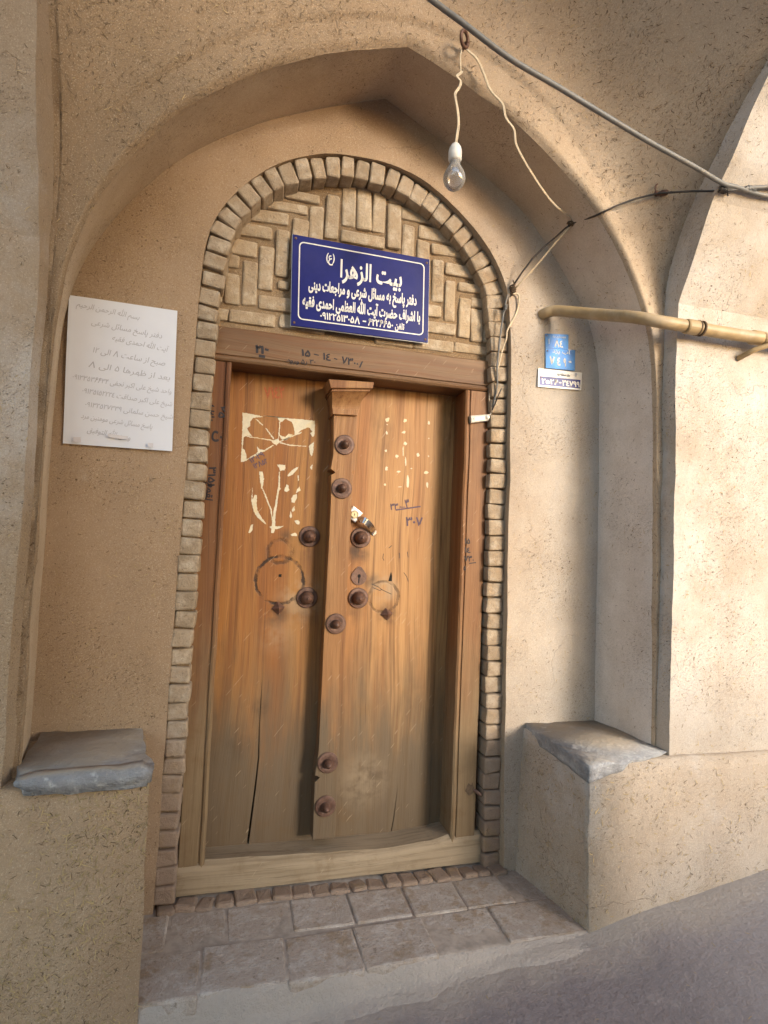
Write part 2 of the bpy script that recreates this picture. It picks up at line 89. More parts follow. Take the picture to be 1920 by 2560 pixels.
def mat_mud(name, c1, c2, pale=(0.55, 0.48, 0.40), pale_at=(0.62, 0.80), rough_amt=1.0, straw=1.0, dark=0.42, straw_col=(0.55, 0.40, 0.20), zband=None, right_light=None):
    """mud plaster full of chopped straw: soft blotches, pits and short fibres in every direction"""
    t = NT(name)
    big = t.noise(scale=1.7, detail=4, rough=0.6)
    med = t.noise(t.mapping(loc=(3, 7, 1)), scale=11, detail=5, rough=0.6)
    fine = t.noise(scale=170, detail=3, rough=0.7)
    c = t.mix(t.mapr(big, 0.34, 0.66), c1, c2)
    pm = t.mapr(t.noise(t.mapping(loc=(9, 2, 4)), scale=2.6, detail=6, rough=0.65), *pale_at)
    if zband:      # salt bloom keeps to one height on the wall
        zn = t.math('ADD', t.sep()[2], t.math('MULTIPLY', t.math('SUBTRACT', big, 0.5), 0.9))
        pm = t.math('MULTIPLY', pm, t.math('MULTIPLY', t.mapr(zn, zband[0], zband[1]), t.mapr(zn, zband[2], zband[3], 1.0, 0.0)))
    c = t.mix(pm, c, pale)
    if right_light:     # light painted into the colour: plaster grows paler towards the right
        c = t.mix(t.mapr(t.math('ADD', t.sep()[0], t.math('MULTIPLY', t.math('SUBTRACT', big, 0.5), 0.5)), right_light[0], right_light[1], 0.0, right_light[3]), c, right_light[2])
    c = t.mix(t.mapr(med, 0.3, 0.75, 0.0, 0.35), c, t.mix(0.5, c, (0.30, 0.19, 0.10)))
    c = t.mix(t.mapr(fine, 0.35, 0.75, 0.0, 0.22), c, t.mix(0.55, c, (0.12, 0.07, 0.035)))
    h = t.math('MULTIPLY', med, 0.55)
    h = t.math('ADD', h, t.math('MULTIPLY', fine, 0.16 * rough_amt))
    patch = t.mapr(t.noise(t.mapping(loc=(1, 5, 8)), scale=4.0, detail=4), 0.42, 0.62, 0.12, 1.0)
    for i, (ry, rx, rz) in enumerate(((0.5, 0.3, 0.2), (-0.75, 0.8, 1.1), (1.35, -0.4, 0.5), (2.3, 0.9, -0.9), (2.85, 0.2, 1.9))):
        f = t.noise(t.rotthen((rx, ry, rz), (66, 310, 310), (i * 3.1, i, 2 * i)), scale=1.0, detail=1.0, rough=0.5)
        if i % 2 == 0:
            mk = t.math('MULTIPLY', t.mapr(f, 0.65, 0.73), patch)
            c = t.mix(t.math('MULTIPLY', mk, 0.8 * straw), c, t.mix(dark, c, (0.035, 0.02, 0.01)))
            h = t.math('SUBTRACT', h, t.math('MULTIPLY', mk, 0.5 * rough_amt))
        else:
            mk = t.math('MULTIPLY', t.mapr(f, 0.655, 0.74), patch)
            c = t.mix(t.math('MULTIPLY', mk, 0.5 * straw), c, straw_col)
            h = t.math('ADD', h, t.math('MULTIPLY', mk, 0.35 * rough_amt))
    grit = t.noise(t.mapping(loc=(8, 8, 8)), scale=420, detail=2, rough=0.8)
    c = t.mix(t.mapr(grit, 0.35, 0.65, 0.0, 0.30), c, t.mix(0.55, c, (0.10, 0.06, 0.03)))
    c = t.mix(t.mapr(t.noise(t.mapping(loc=(2, 8, 5)), scale=300, detail=2, rough=0.8), 0.56, 0.68, 0.0, 0.30), c, (0.80, 0.68, 0.52))
    pit = t.math('MULTIPLY', t.mapr(t.noise(t.mapping(loc=(5, 1, 7)), scale=95, detail=2.5, rough=0.6), 0.655, 0.70), patch)
    c = t.mix(t.math('MULTIPLY', pit, 0.75), c, (0.10, 0.06, 0.03))
    h = t.math('SUBTRACT', h, t.math('MULTIPLY', pit, 0.6))
    sweep = t.noise(t.mapping(scale=(7, 7, 2.2), rot=(0, 0.5, 0), loc=(2, 2, 2)), scale=1.0, detail=4, rough=0.6)
    c = t.mix(t.mapr(sweep, 0.40, 0.70, 0.0, 0.30), c, t.mix(0.35, c, (0.16, 0.10, 0.06)))
    vo = t.n.new('ShaderNodeTexVoronoi'); vo.feature = 'DISTANCE_TO_EDGE'; vo.inputs['Scale'].default_value = 2.3
    wv = t.n.new('ShaderNodeVectorMath'); wv.operation = 'MULTIPLY_ADD'; nn_ = t.n.new('ShaderNodeTexNoise'); t.put(nn_.inputs['Vector'], t.pos); nn_.inputs['Scale'].default_value = 6; nn_.inputs['Detail'].default_value = 5
    t.put(wv.inputs[0], nn_.outputs['Color']); wv.inputs[1].default_value = (0.22, 0.22, 0.22); t.put(wv.inputs[2], t.pos); t.put(vo.inputs['Vector'], wv.outputs[0])
    ck = t.math('MULTIPLY', t.mapr(vo.outputs['Distance'], 0.0, 0.005, 1.0, 0.0), t.mapr(t.noise(t.mapping(loc=(4, 4, 9)), scale=2.6, detail=3), 0.57, 0.64))
    c = t.mix(t.math('MULTIPLY', ck, 0.32), c, t.mix(0.6, c, (0.04, 0.022, 0.012)))
    h = t.math('SUBTRACT', h, t.math('MULTIPLY', ck, 0.3))
    h = t.math('ADD', h, t.math('MULTIPLY', sweep, 0.8))
    return t.done(c, 0.95, t.bump(h, 0.55, 0.008 * rough_amt), spec=0.12)

def mat_brick(name, c1, c2, c3, low=None):
    t = NT(name)
    g = t.n.new('ShaderNodeNewGeometry').outputs['Random Per Island']
    c = t.mix(g, c1, c2)
    c = t.mix(t.mapr(t.noise(scale=26, detail=5, rough=0.65), 0.42, 0.72), c, c3)
    c = t.mix(t.mapr(t.noise(scale=120, detail=3, rough=0.7), 0.52, 0.72, 0, 0.55), c, t.mix(0.6, c, (0.10, 0.065, 0.035)))
    if low is not None:
        z = t.sep()[2]
        c = t.mix(t.mapr(t.math('ADD', z, t.math('MULTIPLY', t.noise(scale=7, detail=3), 0.3)), 0.15, 0.85, 0.85, 0.0), c, low)
    sm = t.mapr(t.noise(t.mapping(loc=(6, 1, 3)), scale=15, detail=5, rough=0.7), 0.50, 0.66)
    c = t.mix(t.math('MULTIPLY', sm, 0.7), c, (0.30, 0.215, 0.135))
    c = t.mix(t.mapr(t.noise(scale=48, detail=5, rough=0.7), 0.60, 0.72, 0, 0.6), c, (0.13, 0.09, 0.055))
    h = t.math('ADD', t.math('MULTIPLY', t.noise(scale=55, detail=5, rough=0.7), 0.7), t.math('MULTIPLY', t.noise(scale=260, detail=2), 0.25))
    return t.done(c, 0.93, t.bump(h, 0.9, 0.008), spec=0.12)

def mat_wood(name, axis='Z', base=(0.31, 0.145, 0.042), dark=(0.15, 0.058, 0.020), red=(0.24, 0.090, 0.022), faded=(0.135, 0.100, 0.064), fade=(0.20, 0.72), blotch=0.8, stains=(), rough=0.55):
    """old varnished timber: long grain, darker handled patches, varnish worn to grey dust near the ground"""
    t = NT(name)
    k = {'Z': lambda a, b: (a, a, b), 'X': lambda a, b: (b, a, a)}[axis]
    wob = t.noise(t.mapping(scale=k(2.2, 0.9)), detail=2)
    warp = t.n.new('ShaderNodeVectorMath'); warp.operation = 'ADD'
    t.put(warp.inputs[0], t.pos)
    cmb = t.n.new('ShaderNodeCombineXYZ')
    t.put(cmb.inputs[0 if axis == 'Z' else 2], t.math('MULTIPLY', t.math('SUBTRACT', wob, 0.5), 0.10))
    t.put(warp.inputs[1], cmb.outputs[0])
    wv = warp.outputs[0]
    grain = t.noise(t.mapping(scale=k(75, 2.4), v=wv), detail=4, rough=0.6)
    band = t.noise(t.mapping(scale=k(13, 0.8), v=wv), detail=3, rough=0.55)
    pore = t.noise(t.mapping(scale=k(330, 9.0), v=wv), detail=1.5, rough=0.5)
    c = t.mix(t.mapr(band, 0.36, 0.68), base, red)
    c = t.mix(t.mapr(grain, 0.42, 0.74, 0, 0.7), c, dark)
    c = t.mix(t.mapr(t.noise(t.mapping(scale=k(28, 1.3), loc=(7, 7, 7), v=wv), detail=4, rough=0.6), 0.56, 0.74, 0, 0.5), c, tuple(min(1, x * 1.45) for x in base))
    c = t.mix(t.mapr(t.noise(t.mapping(scale=k(46, 0.7), loc=(1, 8, 3), v=wv), detail=5, rough=0.65), 0.585, 0.68, 0, 0.55), c, tuple(x * 0.5 for x in dark))
    bl = t.noise(t.mapping(scale=k(5.5, 2.0), loc=(4, 1, 6)), detail=5, rough=0.62)
    c = t.mix(t.mapr(bl, 0.54, 0.78, 0, blotch), c, t.mix(0.75, c, (0.055, 0.025, 0.010)))
    z = t.sep()[2]
    zz = t.math('ADD', z, t.math('MULTIPLY', t.math('SUBTRACT', t.noise(t.mapping(scale=k(16, 2.6)), detail=5, rough=0.65), 0.5), 0.75))
    fd = t.mapr(zz, fade[0], fade[1], 1.0, 0.0)
    fc = t.mix(t.mapr(grain, 0.38, 0.75), faded, t.mix(0.5, faded, (0.12, 0.075, 0.035)))
    fc = t.mix(t.mapr(t.noise(scale=8, detail=5, rough=0.7), 0.5, 0.8, 0, 0.6), fc, (0.15, 0.085, 0.035))
    c = t.mix(t.math('MULTIPLY', fd, 0.93), c, fc)
    c = t.mix(t.mapr(pore, 0.62, 0.75, 0, 0.5), c, t.mix(0.7, c, (0.05, 0.022, 0.010)))
    h = t.math('ADD', t.math('MULTIPLY', grain, 0.5), t.math('MULTIPLY', pore, -0.35))
    xs, _, zs = t.sep()
    for (kind, cx, cz, rr, ww, amt) in stains:
        dx = t.math('SUBTRACT', xs, cx); dz = t.math('SUBTRACT', zs, cz)
        d = t.math('SQRT', t.math('ADD', t.math('MULTIPLY', dx, dx), t.math('MULTIPLY', dz, dz)))
        d = t.math('ADD', d, t.math('MULTIPLY', t.math('SUBTRACT', t.noise(scale=45, detail=4, rough=0.65), 0.5), 0.018))
        nz = t.mapr(t.noise(t.mapping(loc=(cx * 9, 0, cz * 7)), scale=19, detail=4, rough=0.6), 0.32, 0.58)
        if kind == 'ring':
            e = t.math('ABSOLUTE', t.math('SUBTRACT', d, rr)); mk = t.math('MULTIPLY', t.mapr(e, ww * 0.3, ww, 1.0, 0.0), nz)
            c = t.mix(t.math('MULTIPLY', mk, amt), c, (0.022, 0.012, 0.008))
            h = t.math('SUBTRACT', h, t.math('MULTIPLY', mk, 0.6))
        elif kind == 'blot':
            mk = t.math('MULTIPLY', t.mapr(d, rr - ww, rr + ww, 1.0, 0.0), nz)
            c = t.mix(t.math('MULTIPLY', mk, amt), c, (0.035, 0.022, 0.015))
        elif kind == 'worn':
            mk = t.math('MULTIPLY', t.mapr(d, rr - ww, rr + ww, 1.0, 0.0), nz)
            c = t.mix(t.math('MULTIPLY', mk, amt), c, (0.33, 0.24, 0.15))
    scr = t.noise(t.rotthen((0.2, 0.9, 0.1), (8, 240, 240)), scale=1.0, detail=1)
    c = t.mix(t.mapr(scr, 0.735, 0.77, 0, 0.35), c, (0.55, 0.42, 0.28))
    rg = t.mapr(fd, 0, 1, rough, 0.9)
    return t.done(c, rg, t.bump(h, 0.6, 0.004), spec=0.3)

def mat_plain(name, col, rough=0.6, metal=0.0, var=0.2, scale=40, bump=0.15, dust=None):
    t = NT(name)
    c = t.mix(t.mapr(t.noise(scale=scale, detail=4, rough=0.6), 0.35, 0.7, 0, 1), col, tuple(x * (1 - var) for x in col))
    if dust: c = t.mix(t.mapr(t.noise(scale=scale * 0.4, detail=5, rough=0.65), 0.45, 0.7, 0, dust[1]), c, dust[0])
    return t.done(c, rough, t.bump(t.noise(scale=scale * 4, detail=2), bump, 0.002), metal)

BLOCK_X0, BLOCK_X, BLOCK_LOW = -0.7, 1.35, 0.65  # extents of the added sun-blocking wall
M = {}
M['mud'] = mat_mud('mud_plaster', (0.42, 0.30, 0.20), (0.365, 0.255, 0.165), right_light=(0.15, 0.85, (0.55, 0.50, 0.44), 0.95))
M['mud_soffit'] = mat_mud('arch_soffit_plaster', (0.58, 0.46, 0.34), (0.52, 0.40, 0.285), right_light=(0.5, 0.95, (0.80, 0.725, 0.67), 0.97))  # right reveal painted paler to make up for missing light
M['mud_vault'] = mat_mud('rough_mud_plaster', (0.36, 0.26, 0.170), (0.31, 0.22, 0.14), rough_amt=1.2, straw=0.85, right_light=(-0.2, 0.9, (0.56, 0.455, 0.345), 0.9))  # colour carries the light falloff: darker left, paler right
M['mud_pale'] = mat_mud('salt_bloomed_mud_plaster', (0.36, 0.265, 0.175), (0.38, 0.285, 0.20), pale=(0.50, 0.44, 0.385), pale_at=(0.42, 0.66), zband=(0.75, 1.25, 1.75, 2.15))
M['mud_bright'] = mat_mud('pale_mud_plaster', (0.53, 0.475, 0.415), (0.48, 0.42, 0.36), pale=(0.63, 0.60, 0.57), pale_at=(0.38, 0.62), zband=(0.35, 0.9, 2.0, 2.6))  # paler than the other plaster, palest at mid height
M['mud_bench'] = mat_mud('rubbed_mud_plaster', (0.54, 0.465, 0.39), (0.50, 0.405, 0.315), pale=(0.64, 0.59, 0.55), pale_at=(0.50, 0.72), rough_amt=1.2)
M['mud_straw'] = mat_mud('straw_rich_mud_plaster', (0.44, 0.32, 0.21), (0.37, 0.26, 0.165), rough_amt=1.0, straw=1.2, pale=(0.36, 0.25, 0.16), straw_col=(0.60, 0.43, 0.18))
M['mortar'] = mat_mud('mud_mortar', (0.27, 0.19, 0.115), (0.21, 0.14, 0.08), rough_amt=1.4)
M['brick'] = mat_brick('yellow_brick', (0.37, 0.285, 0.20), (0.29, 0.22, 0.15), (0.45, 0.37, 0.28), low=(0.29, 0.21, 0.16))
M['tympanum_brick'] = mat_brick('yellow_brick_panel', (0.41, 0.315, 0.21), (0.33, 0.25, 0.165), (0.47, 0.385, 0.285))
M['paver'] = mat_brick('dusty_paving_brick', (0.43, 0.365, 0.31), (0.39, 0.32, 0.265), (0.50, 0.445, 0.40))

def mat_ground():
    t = NT('dusty_street')
    c = t.mix(t.mapr(t.noise(scale=2.4, detail=5, rough=0.6), 0.36, 0.66), (0.30, 0.255, 0.25), (0.25, 0.22, 0.225))
    c = t.mix(t.mapr(t.noise(scale=60, detail=4, rough=0.7), 0.42, 0.75, 0, 0.6), c, (0.19, 0.165, 0.165))
    c = t.mix(t.mapr(t.noise(t.mapping(loc=(5, 5, 5)), scale=9, detail=5, rough=0.65), 0.58, 0.75, 0, 0.5), c, (0.46, 0.41, 0.39))
    c = t.mix(t.mapr(t.math('ADD', t.sep()[0], t.noise(scale=2.0, detail=4)), 0.9, 1.9, 0, 0.75), c, t.mix(t.noise(scale=70, detail=4, rough=0.7), (0.38, 0.345, 0.345), (0.54, 0.50, 0.485)))
    ys_ = t.math('ADD', t.sep()[1], t.math('MULTIPLY', t.math('SUBTRACT', t.noise(scale=5, detail=5, rough=0.65), 0.5), 0.22))
    c = t.mix(t.mapr(ys_, -0.56, -0.40, 0, 0.8), c, (0.50, 0.43, 0.365))
    h = t.math('ADD', t.math('MULTIPLY', t.noise(scale=48, detail=6, rough=0.72), 1.0), t.math('MULTIPLY', t.noise(scale=7, detail=3), 0.9))
    return t.done(c, 0.96, t.bump(h, 0.9, 0.012), spec=0.1)
M['ground'] = mat_ground()
M['dust'] = mat_plain('pale_brown_dust', (0.42, 0.35, 0.29), 0.95, 0, 0.3, 30, 0.5)
def mat_stone():
    t = NT('worn_grey_stone')
    c = t.mix(t.mapr(t.noise(scale=14, detail=6, rough=0.7), 0.35, 0.68), (0.27, 0.265, 0.27), (0.43, 0.425, 0.43))
    c = t.mix(t.mapr(t.noise(scale=30, detail=4, rough=0.6), 0.55, 0.75), c, (0.60, 0.58, 0.57))
    nz = t.n.new('ShaderNodeNewGeometry').outputs['Normal']
    sp = t.n.new('ShaderNodeSeparateXYZ'); t.put(sp.inputs[0], nz)
    up = t.mapr(sp.outputs[2], 0.5, 0.95)
    c = t.mix(t.math('MULTIPLY', up, t.mapr(t.noise(scale=5, detail=4), 0.3, 0.55, 0.35, 0.95)), c, (0.40, 0.33, 0.25))
    h = t.math('ADD', t.noise(scale=40, detail=6, rough=0.7), t.math('MULTIPLY', t.noise(t.mapping(scale=(60, 300, 300)), detail=2), 0.3))
    return t.done(c, 0.85, t.bump(h, 0.9, 0.010), spec=0.25)
M['stone'] = mat_stone()
lx, lz = D['scar'][0]; lr = D['scar'][1][0] - lx
rx_, rz_ = D['scarR'][0]; rr_ = D['scarR'][1][0] - rx_
stL = [('worn', -0.14, 0.78, 0.06, 0.05, 0.6), ('blot', -0.124, 0.94, 0.02, 0.05, 0.5), ('blot', -0.12, 0.73, 0.02, 0.05, 0.5), ('blot', -0.33, 0.30, 0.03, 0.08, 0.3), ('ring', lx, lz, lr, 0.0075, 0.95), ('ring', D['scar'][2][0] + 0.004, D['scar'][2][1] - 0.008, 0.040, 0.009, 0.6), ('blot', -0.215, 0.73, 0.035, 0.03, 0.7), ('blot', -0.20, 0.995, 0.018, 0.02, 0.6), ('worn', -0.21, 0.66, 0.035, 0.06, 0.45), ('blot', -0.255, 0.42, 0.018, 0.03, 0.5)]
stR = [('worn', rx_, rz_ + 0.03, 0.045, 0.03, 0.7), ('ring', rx_, rz_, rr_ + 0.004, 0.007, 0.55), ('blot', D['nailR'][0][0], D['nailR'][0][2], 0.03, 0.025, 0.8), ('blot', 0.055, 0.94, 0.02, 0.035, 0.75), ('blot', D['scarR'][2][0] - 0.01, D['scarR'][2][1] - 0.05, 0.02, 0.02, 0.4), ('worn', 0.11, 0.16, 0.07, 0.06, 0.5), ('blot', 0.12, 0.16, 0.035, 0.05, 0.35), ('blot', 0.05, 0.735, 0.02, 0.04, 0.5), ('blot', 0.05, 0.955, 0.03, 0.03, 0.8), ('blot', 0.10, 0.85, 0.02, 0.03, 0.6), ('blot', 0.30, 0.45, 0.03, 0.10, 0.25)]
M['leafL'] = mat_wood('varnished_door_wood', stains=stL)
M['leafR'] = mat_wood('varnished_door_wood_pale', base=(0.38, 0.205, 0.080), red=(0.29, 0.13, 0.044), stains=stR)
M['post'] = mat_wood('varnished_post_wood', base=(0.30, 0.155, 0.062), red=(0.20, 0.085, 0.030), blotch=0.85, fade=(0.22, 0.5))
M['frame_v'] = mat_wood('old_jamb_wood', base=(0.22, 0.105, 0.042), red=(0.12, 0.046, 0.017), blotch=1.0, fade=(0.22, 0.85), faded=(0.23, 0.16, 0.09))
M['frame_h'] = mat_wood('old_lintel_wood', axis='X', base=(0.185, 0.110, 0.058), red=(0.125, 0.066, 0.032), blotch=1.0, fade=(-3, -2))
M['sill'] = mat_wood('dusty_threshold_wood', axis='X', base=(0.22, 0.165, 0.115), red=(0.175, 0.13, 0.09), dark=(0.12, 0.08, 0.05), blotch=0.5, fade=(2, 3), faded=(0.36, 0.275, 0.18), rough=0.9)
M['iron'] = mat_plain('rusty_iron', (0.135, 0.068, 0.046), 0.5, 0.25, 0.45, 60, 0.3, dust=((0.20, 0.12, 0.085), 0.6))
M['chrome'] = mat_plain('steel', (0.75, 0.73, 0.70), 0.22, 1.0, 0.1, 60, 0.03)
M['lockplate'] = mat_plain('nickel_lock', (0.60, 0.59, 0.58), 0.35, 0.4, 0.06, 80, 0.03)
M['brass'] = mat_plain('pale_brass', (0.62, 0.52, 0.32), 0.3, 0.8, 0.2, 90, 0.05)
M['black'] = mat_plain('black_hole', (0.004, 0.003, 0.002), 0.9, 0, 0)
M['ink'] = mat_plain('black_marker', (0.022, 0.017, 0.02), 0.7, 0, 0.2, 200)
M['ink_blue'] = mat_plain('violet_ballpoint', (0.10, 0.060, 0.085), 0.7, 0, 0.3, 200)
M['ink_red'] = mat_plain('faint_red_chalk', (0.36, 0.095, 0.03), 0.8, 0, 0.3, 90)
M['ink_grey'] = mat_plain('pencil_grey', (0.46, 0.46, 0.51), 0.8, 0, 0.1, 200)
M['glue'] = mat_plain('torn_paper', (0.60, 0.54, 0.40), 0.85, 0, 0.15, 60, 0.2, dust=((0.60, 0.46, 0.24), 0.6))
M['sign_blue'] = mat_plain('blue_enamel', (0.013, 0.016, 0.125), 0.33, 0.0, 0.18, 12, 0.02, dust=((0.035, 0.035, 0.15), 0.35))
M['sign_white'] = mat_plain('silver_lettering', (0.66, 0.64, 0.60), 0.45, 0.0, 0.12, 60, 0.02)
M['alu'] = mat_plain('sign_edge_metal', (0.55, 0.54, 0.52), 0.4, 0.8, 0.1)
M['plate_blue'] = mat_plain('blue_tin', (0.020, 0.15, 0.40), 0.40, 0.30, 0.3, 30, 0.12, dust=((0.04, 0.09, 0.24), 0.7))
M['plate_navy'] = mat_plain('navy_tin', (0.018, 0.025, 0.17), 0.38, 0.1, 0.15, 30, 0.03)
M['plate_white'] = mat_plain('white_tin', (0.70, 0.68, 0.66), 0.4, 0.1, 0.08, 30, 0.03)
M['paper'] = mat_plain('white_paper', (0.70, 0.72, 0.79), 0.75, 0, 0.03, 9, 0.05)
M['tape'] = mat_plain('clear_tape', (0.62, 0.59, 0.62), 0.35, 0, 0.05, 30)
M['white_plastic'] = mat_plain('white_plastic', (0.72, 0.69, 0.63), 0.4, 0, 0.12, 60, 0.03)
M['bell_cream'] = mat_plain('cream_plastic', (0.46, 0.42, 0.36), 0.45, 0, 0.12, 60, 0.03)
M['cord'] = mat_plain('cream_flex', (0.60, 0.49, 0.34), 0.55, 0, 0.25, 50, 0.05)
M['cable_grey'] = mat_plain('grey_cable', (0.15, 0.15, 0.148), 0.55, 0, 0.2, 40, 0.05, dust=((0.24, 0.20, 0.155), 0.5))
M['cable_black'] = mat_plain('black_cable', (0.035, 0.030, 0.027), 0.5, 0, 0.3, 60, 0.1, dust=((0.16, 0.11, 0.07), 0.4))
M['pipe'] = mat_plain('mustard_painted_pipe', (0.42, 0.30, 0.155), 0.5, 0, 0.25, 16, 0.15, dust=((0.46, 0.38, 0.28), 0.85))
M['rag'] = mat_plain('dusty_binding', (0.13, 0.085, 0.05), 0.9, 0, 0.4, 90, 0.4)
M['straw_pale'] = mat_plain('chopped_straw', (0.50, 0.36, 0.17), 0.75, 0, 0.45, 30, 0.1)
M['straw_dark'] = mat_plain('dark_chopped_straw', (0.17, 0.11, 0.06), 0.9, 0, 0.45, 30, 0.1)
M['crumb'] = mat_plain('pale_crumb', (0.55, 0.50, 0.45), 0.9, 0, 0.3)
def mat_glass():
    t = NT('bulb_glass')
    tr = t.n.new('ShaderNodeBsdfTransparent'); tr.inputs[0].default_value = (0.96, 0.95, 0.94, 1)
    gl = t.n.new('ShaderNodeBsdfGlossy'); gl.inputs['Roughness'].default_value = 0.07
    df = t.n.new('ShaderNodeBsdfDiffuse'); df.inputs[0].default_value = (0.75, 0.72, 0.68, 1)
    lw = t.n.new('ShaderNodeLayerWeight'); lw.inputs[0].default_value = 0.35
    m1 = t.n.new('ShaderNodeMixShader'); t.put(m1.inputs[0], t.mapr(lw.outputs['Facing'], 0.0, 1.0, 0.10, 0.45)); t.t.links.new(tr.outputs[0], m1.inputs[1]); t.t.links.new(df.outputs[0], m1.inputs[2])
    m2 = t.n.new('ShaderNodeMixShader'); t.put(m2.inputs[0], t.mapr(lw.outputs['Fresnel'], 0.0, 1.0, 0.06, 0.8)); t.t.links.new(m1.outputs[0], m2.inputs[1]); t.t.links.new(gl.outputs[0], m2.inputs[2])
    t.t.links.new(m2.outputs[0], t.out.inputs[0]); t.n.remove(t.p)
    return t.m
M['glass'] = mat_glass()

# ------------------------------------------------------------------ object helpers
def link(name, verts, faces, mat, parent=None, smooth=False, matidx=None):
    me = bpy.data.meshes.new(name); me.from_pydata([tuple(v) for v in verts], [], faces)
    for m in (mat if isinstance(mat, (list, tuple)) else [mat]): me.materials.append(m)
    if matidx: me.polygons.foreach_set('material_index', matidx)
    if smooth: me.polygons.foreach_set('use_smooth', [True] * len(me.polygons))
    me.update()
    o = bpy.data.objects.new(name, me); COL.objects.link(o)
    if parent is not None:
        o.parent = parent
        pw = Vector((0, 0, 0)); q = parent
        while q: pw += q.location; q = q.parent
        o.location = -pw
    return o
def bm_obj(name, bm, mat, parent=None, smooth=False, normals=True):
    if normals: bmesh.ops.recalc_face_normals(bm, faces=bm.faces)
    me = bpy.data.meshes.new(name); bm.to_mesh(me); bm.free()
    for m in (mat if isinstance(mat, (list, tuple)) else [mat]): me.materials.append(m)
    if smooth: me.polygons.foreach_set('use_smooth', [True] * len(me.polygons))
    o = bpy.data.objects.new(name, me); COL.objects.link(o)
    if parent is not None:
        o.parent = parent
        pw = Vector((0, 0, 0)); q = parent
        while q: pw += q.location; q = q.parent
        o.location = -pw
    return o
def tag(o, label, cat, group=None, kind=None):
    o['label'] = label; o['category'] = cat
    if group: o['group'] = group
    if kind: o['kind'] = kind
    return o
def thing(name, label, cat, loc=(0, 0, 0), group=None):
    o = bpy.data.objects.new(name, None); COL.objects.link(o); o.location = loc; o.empty_display_size = 0.1
    return tag(o, label, cat, group)
def nz(p, s, a):
    return noise.noise(Vector(p) * s) * a

def add_box(bm, x0, x1, y0, y1, z0, z1, bev=0.0, mtx=None, seg=2, jit=0.0):
    r = bmesh.ops.create_cube(bm, size=1.0)
    vs = r['verts']
    for v in vs:
        v.co = Vector((x0 + (v.co.x + .5) * (x1 - x0), y0 + (v.co.y + .5) * (y1 - y0), z0 + (v.co.z + .5) * (z1 - z0)))
        if jit: v.co += Vector((random.uniform(-jit, jit), random.uniform(-jit, jit), random.uniform(-jit, jit)))
        if mtx is not None: v.co = mtx @ v.co
    if bev:
        es = list({e for v in vs for e in v.link_edges})
        bmesh.ops.bevel(bm, geom=es, offset=bev, segments=seg, affect='EDGES', profile=0.6)
def add_prism(bm, pts, y0, y1, bev=0.0):
    """outline in X,Z given depth y0 (front) .. y1 (back)"""
    f = [bm.verts.new((p[0], y0, p[1])) for p in pts]; b = [bm.verts.new((p[0], y1, p[1])) for p in pts]
    n = len(pts); ff = bm.faces.new(f); bm.faces.new(b[::-1])
    sides = [bm.faces.new((f[i], b[i], b[(i + 1) % n], f[(i + 1) % n])) for i in range(n)]
    if bev:
        bmesh.ops.bevel(bm, geom=list(ff.edges), offset=bev, segments=2, affect='EDGES', profile=0.6)
def spline(pts, n=6):
    P = [Vector(p) for p in pts]; out = []
    if len(P) < 3: return P
    Q = [P[0] * 2 - P[1]] + P + [P[-1] * 2 - P[-2]]
    for i in range(1, len(Q) - 2):
        a, b, c, d = Q[i - 1:i + 3]
        for k in range(n):
            u = k / n
            out.append(0.5 * ((2 * b) + (c - a) * u + (2 * a - 5 * b + 4 * c - d) * u * u + (3 * b - a - 3 * c + d) * u ** 3))
    out.append(P[-1]); return out
def add_tube(bm, pts, r, seg=8, caps=True):
    P = [Vector(p) for p in pts]; rings = []
    up = Vector((0.13, 0.31, 0.94)); R = r if callable(r) else (lambda t: r)
    prev = None
    for i, p in enumerate(P):
        t = (P[min(i + 1, len(P) - 1)] - P[max(i - 1, 0)]).normalized()
        if prev is None:
            a = t.cross(up)
            if a.length < 1e-3: a = t.cross(Vector((1, 0, 0)))
        else: a = prev - t * prev.dot(t)
        a.normalize(); prev = a; b = t.cross(a)
        rr = R(i / (len(P) - 1))
        rings.append([bm.verts.new(p + (a * math.cos(k * 2 * math.pi / seg) + b * math.sin(k * 2 * math.pi / seg)) * rr) for k in range(seg)])
    for i in range(len(rings) - 1):
        for k in range(seg):
            bm.faces.new((rings[i][k], rings[i][(k + 1) % seg], rings[i + 1][(k + 1) % seg], rings[i + 1][k]))
    if caps: bm.faces.new(rings[0][::-1]); bm.faces.new(rings[-1])
def add_lathe(bm, prof, c, axis='Y', seg=32, flute=None):
    """prof: list of (radius, along) ; axis Y: 'along' points to -Y (out of the door); axis Z: up"""
    rings = []
    for (r, h) in prof:
        ring = []
        for k in range(seg):
            a = k * 2 * math.pi / seg; rr = r * (flute(a, r, h) if flute else 1.0)
            if axis == 'Y': v = (c[0] + rr * math.cos(a), c[1] - h, c[2] + rr * math.sin(a))
            else: v = (c[0] + rr * math.cos(a), c[1] + rr * math.sin(a), c[2] + h)
            ring.append(bm.verts.new(v))
        rings.append(ring)
    for i in range(len(rings) - 1):
        for k in range(seg):
            bm.faces.new((rings[i][k], rings[i][(k + 1) % seg], rings[i + 1][(k + 1) % seg], rings[i + 1][k]))
    bm.faces.new(rings[0][::-1]); bm.faces.new(rings[-1])
def flat_polys(name, polys, y, mat, parent, thick=0.0006):
    bm = bmesh.new()
    for p in polys: add_prism(bm, p, y - thick, y)
    return bm_obj(name, bm, mat, parent)
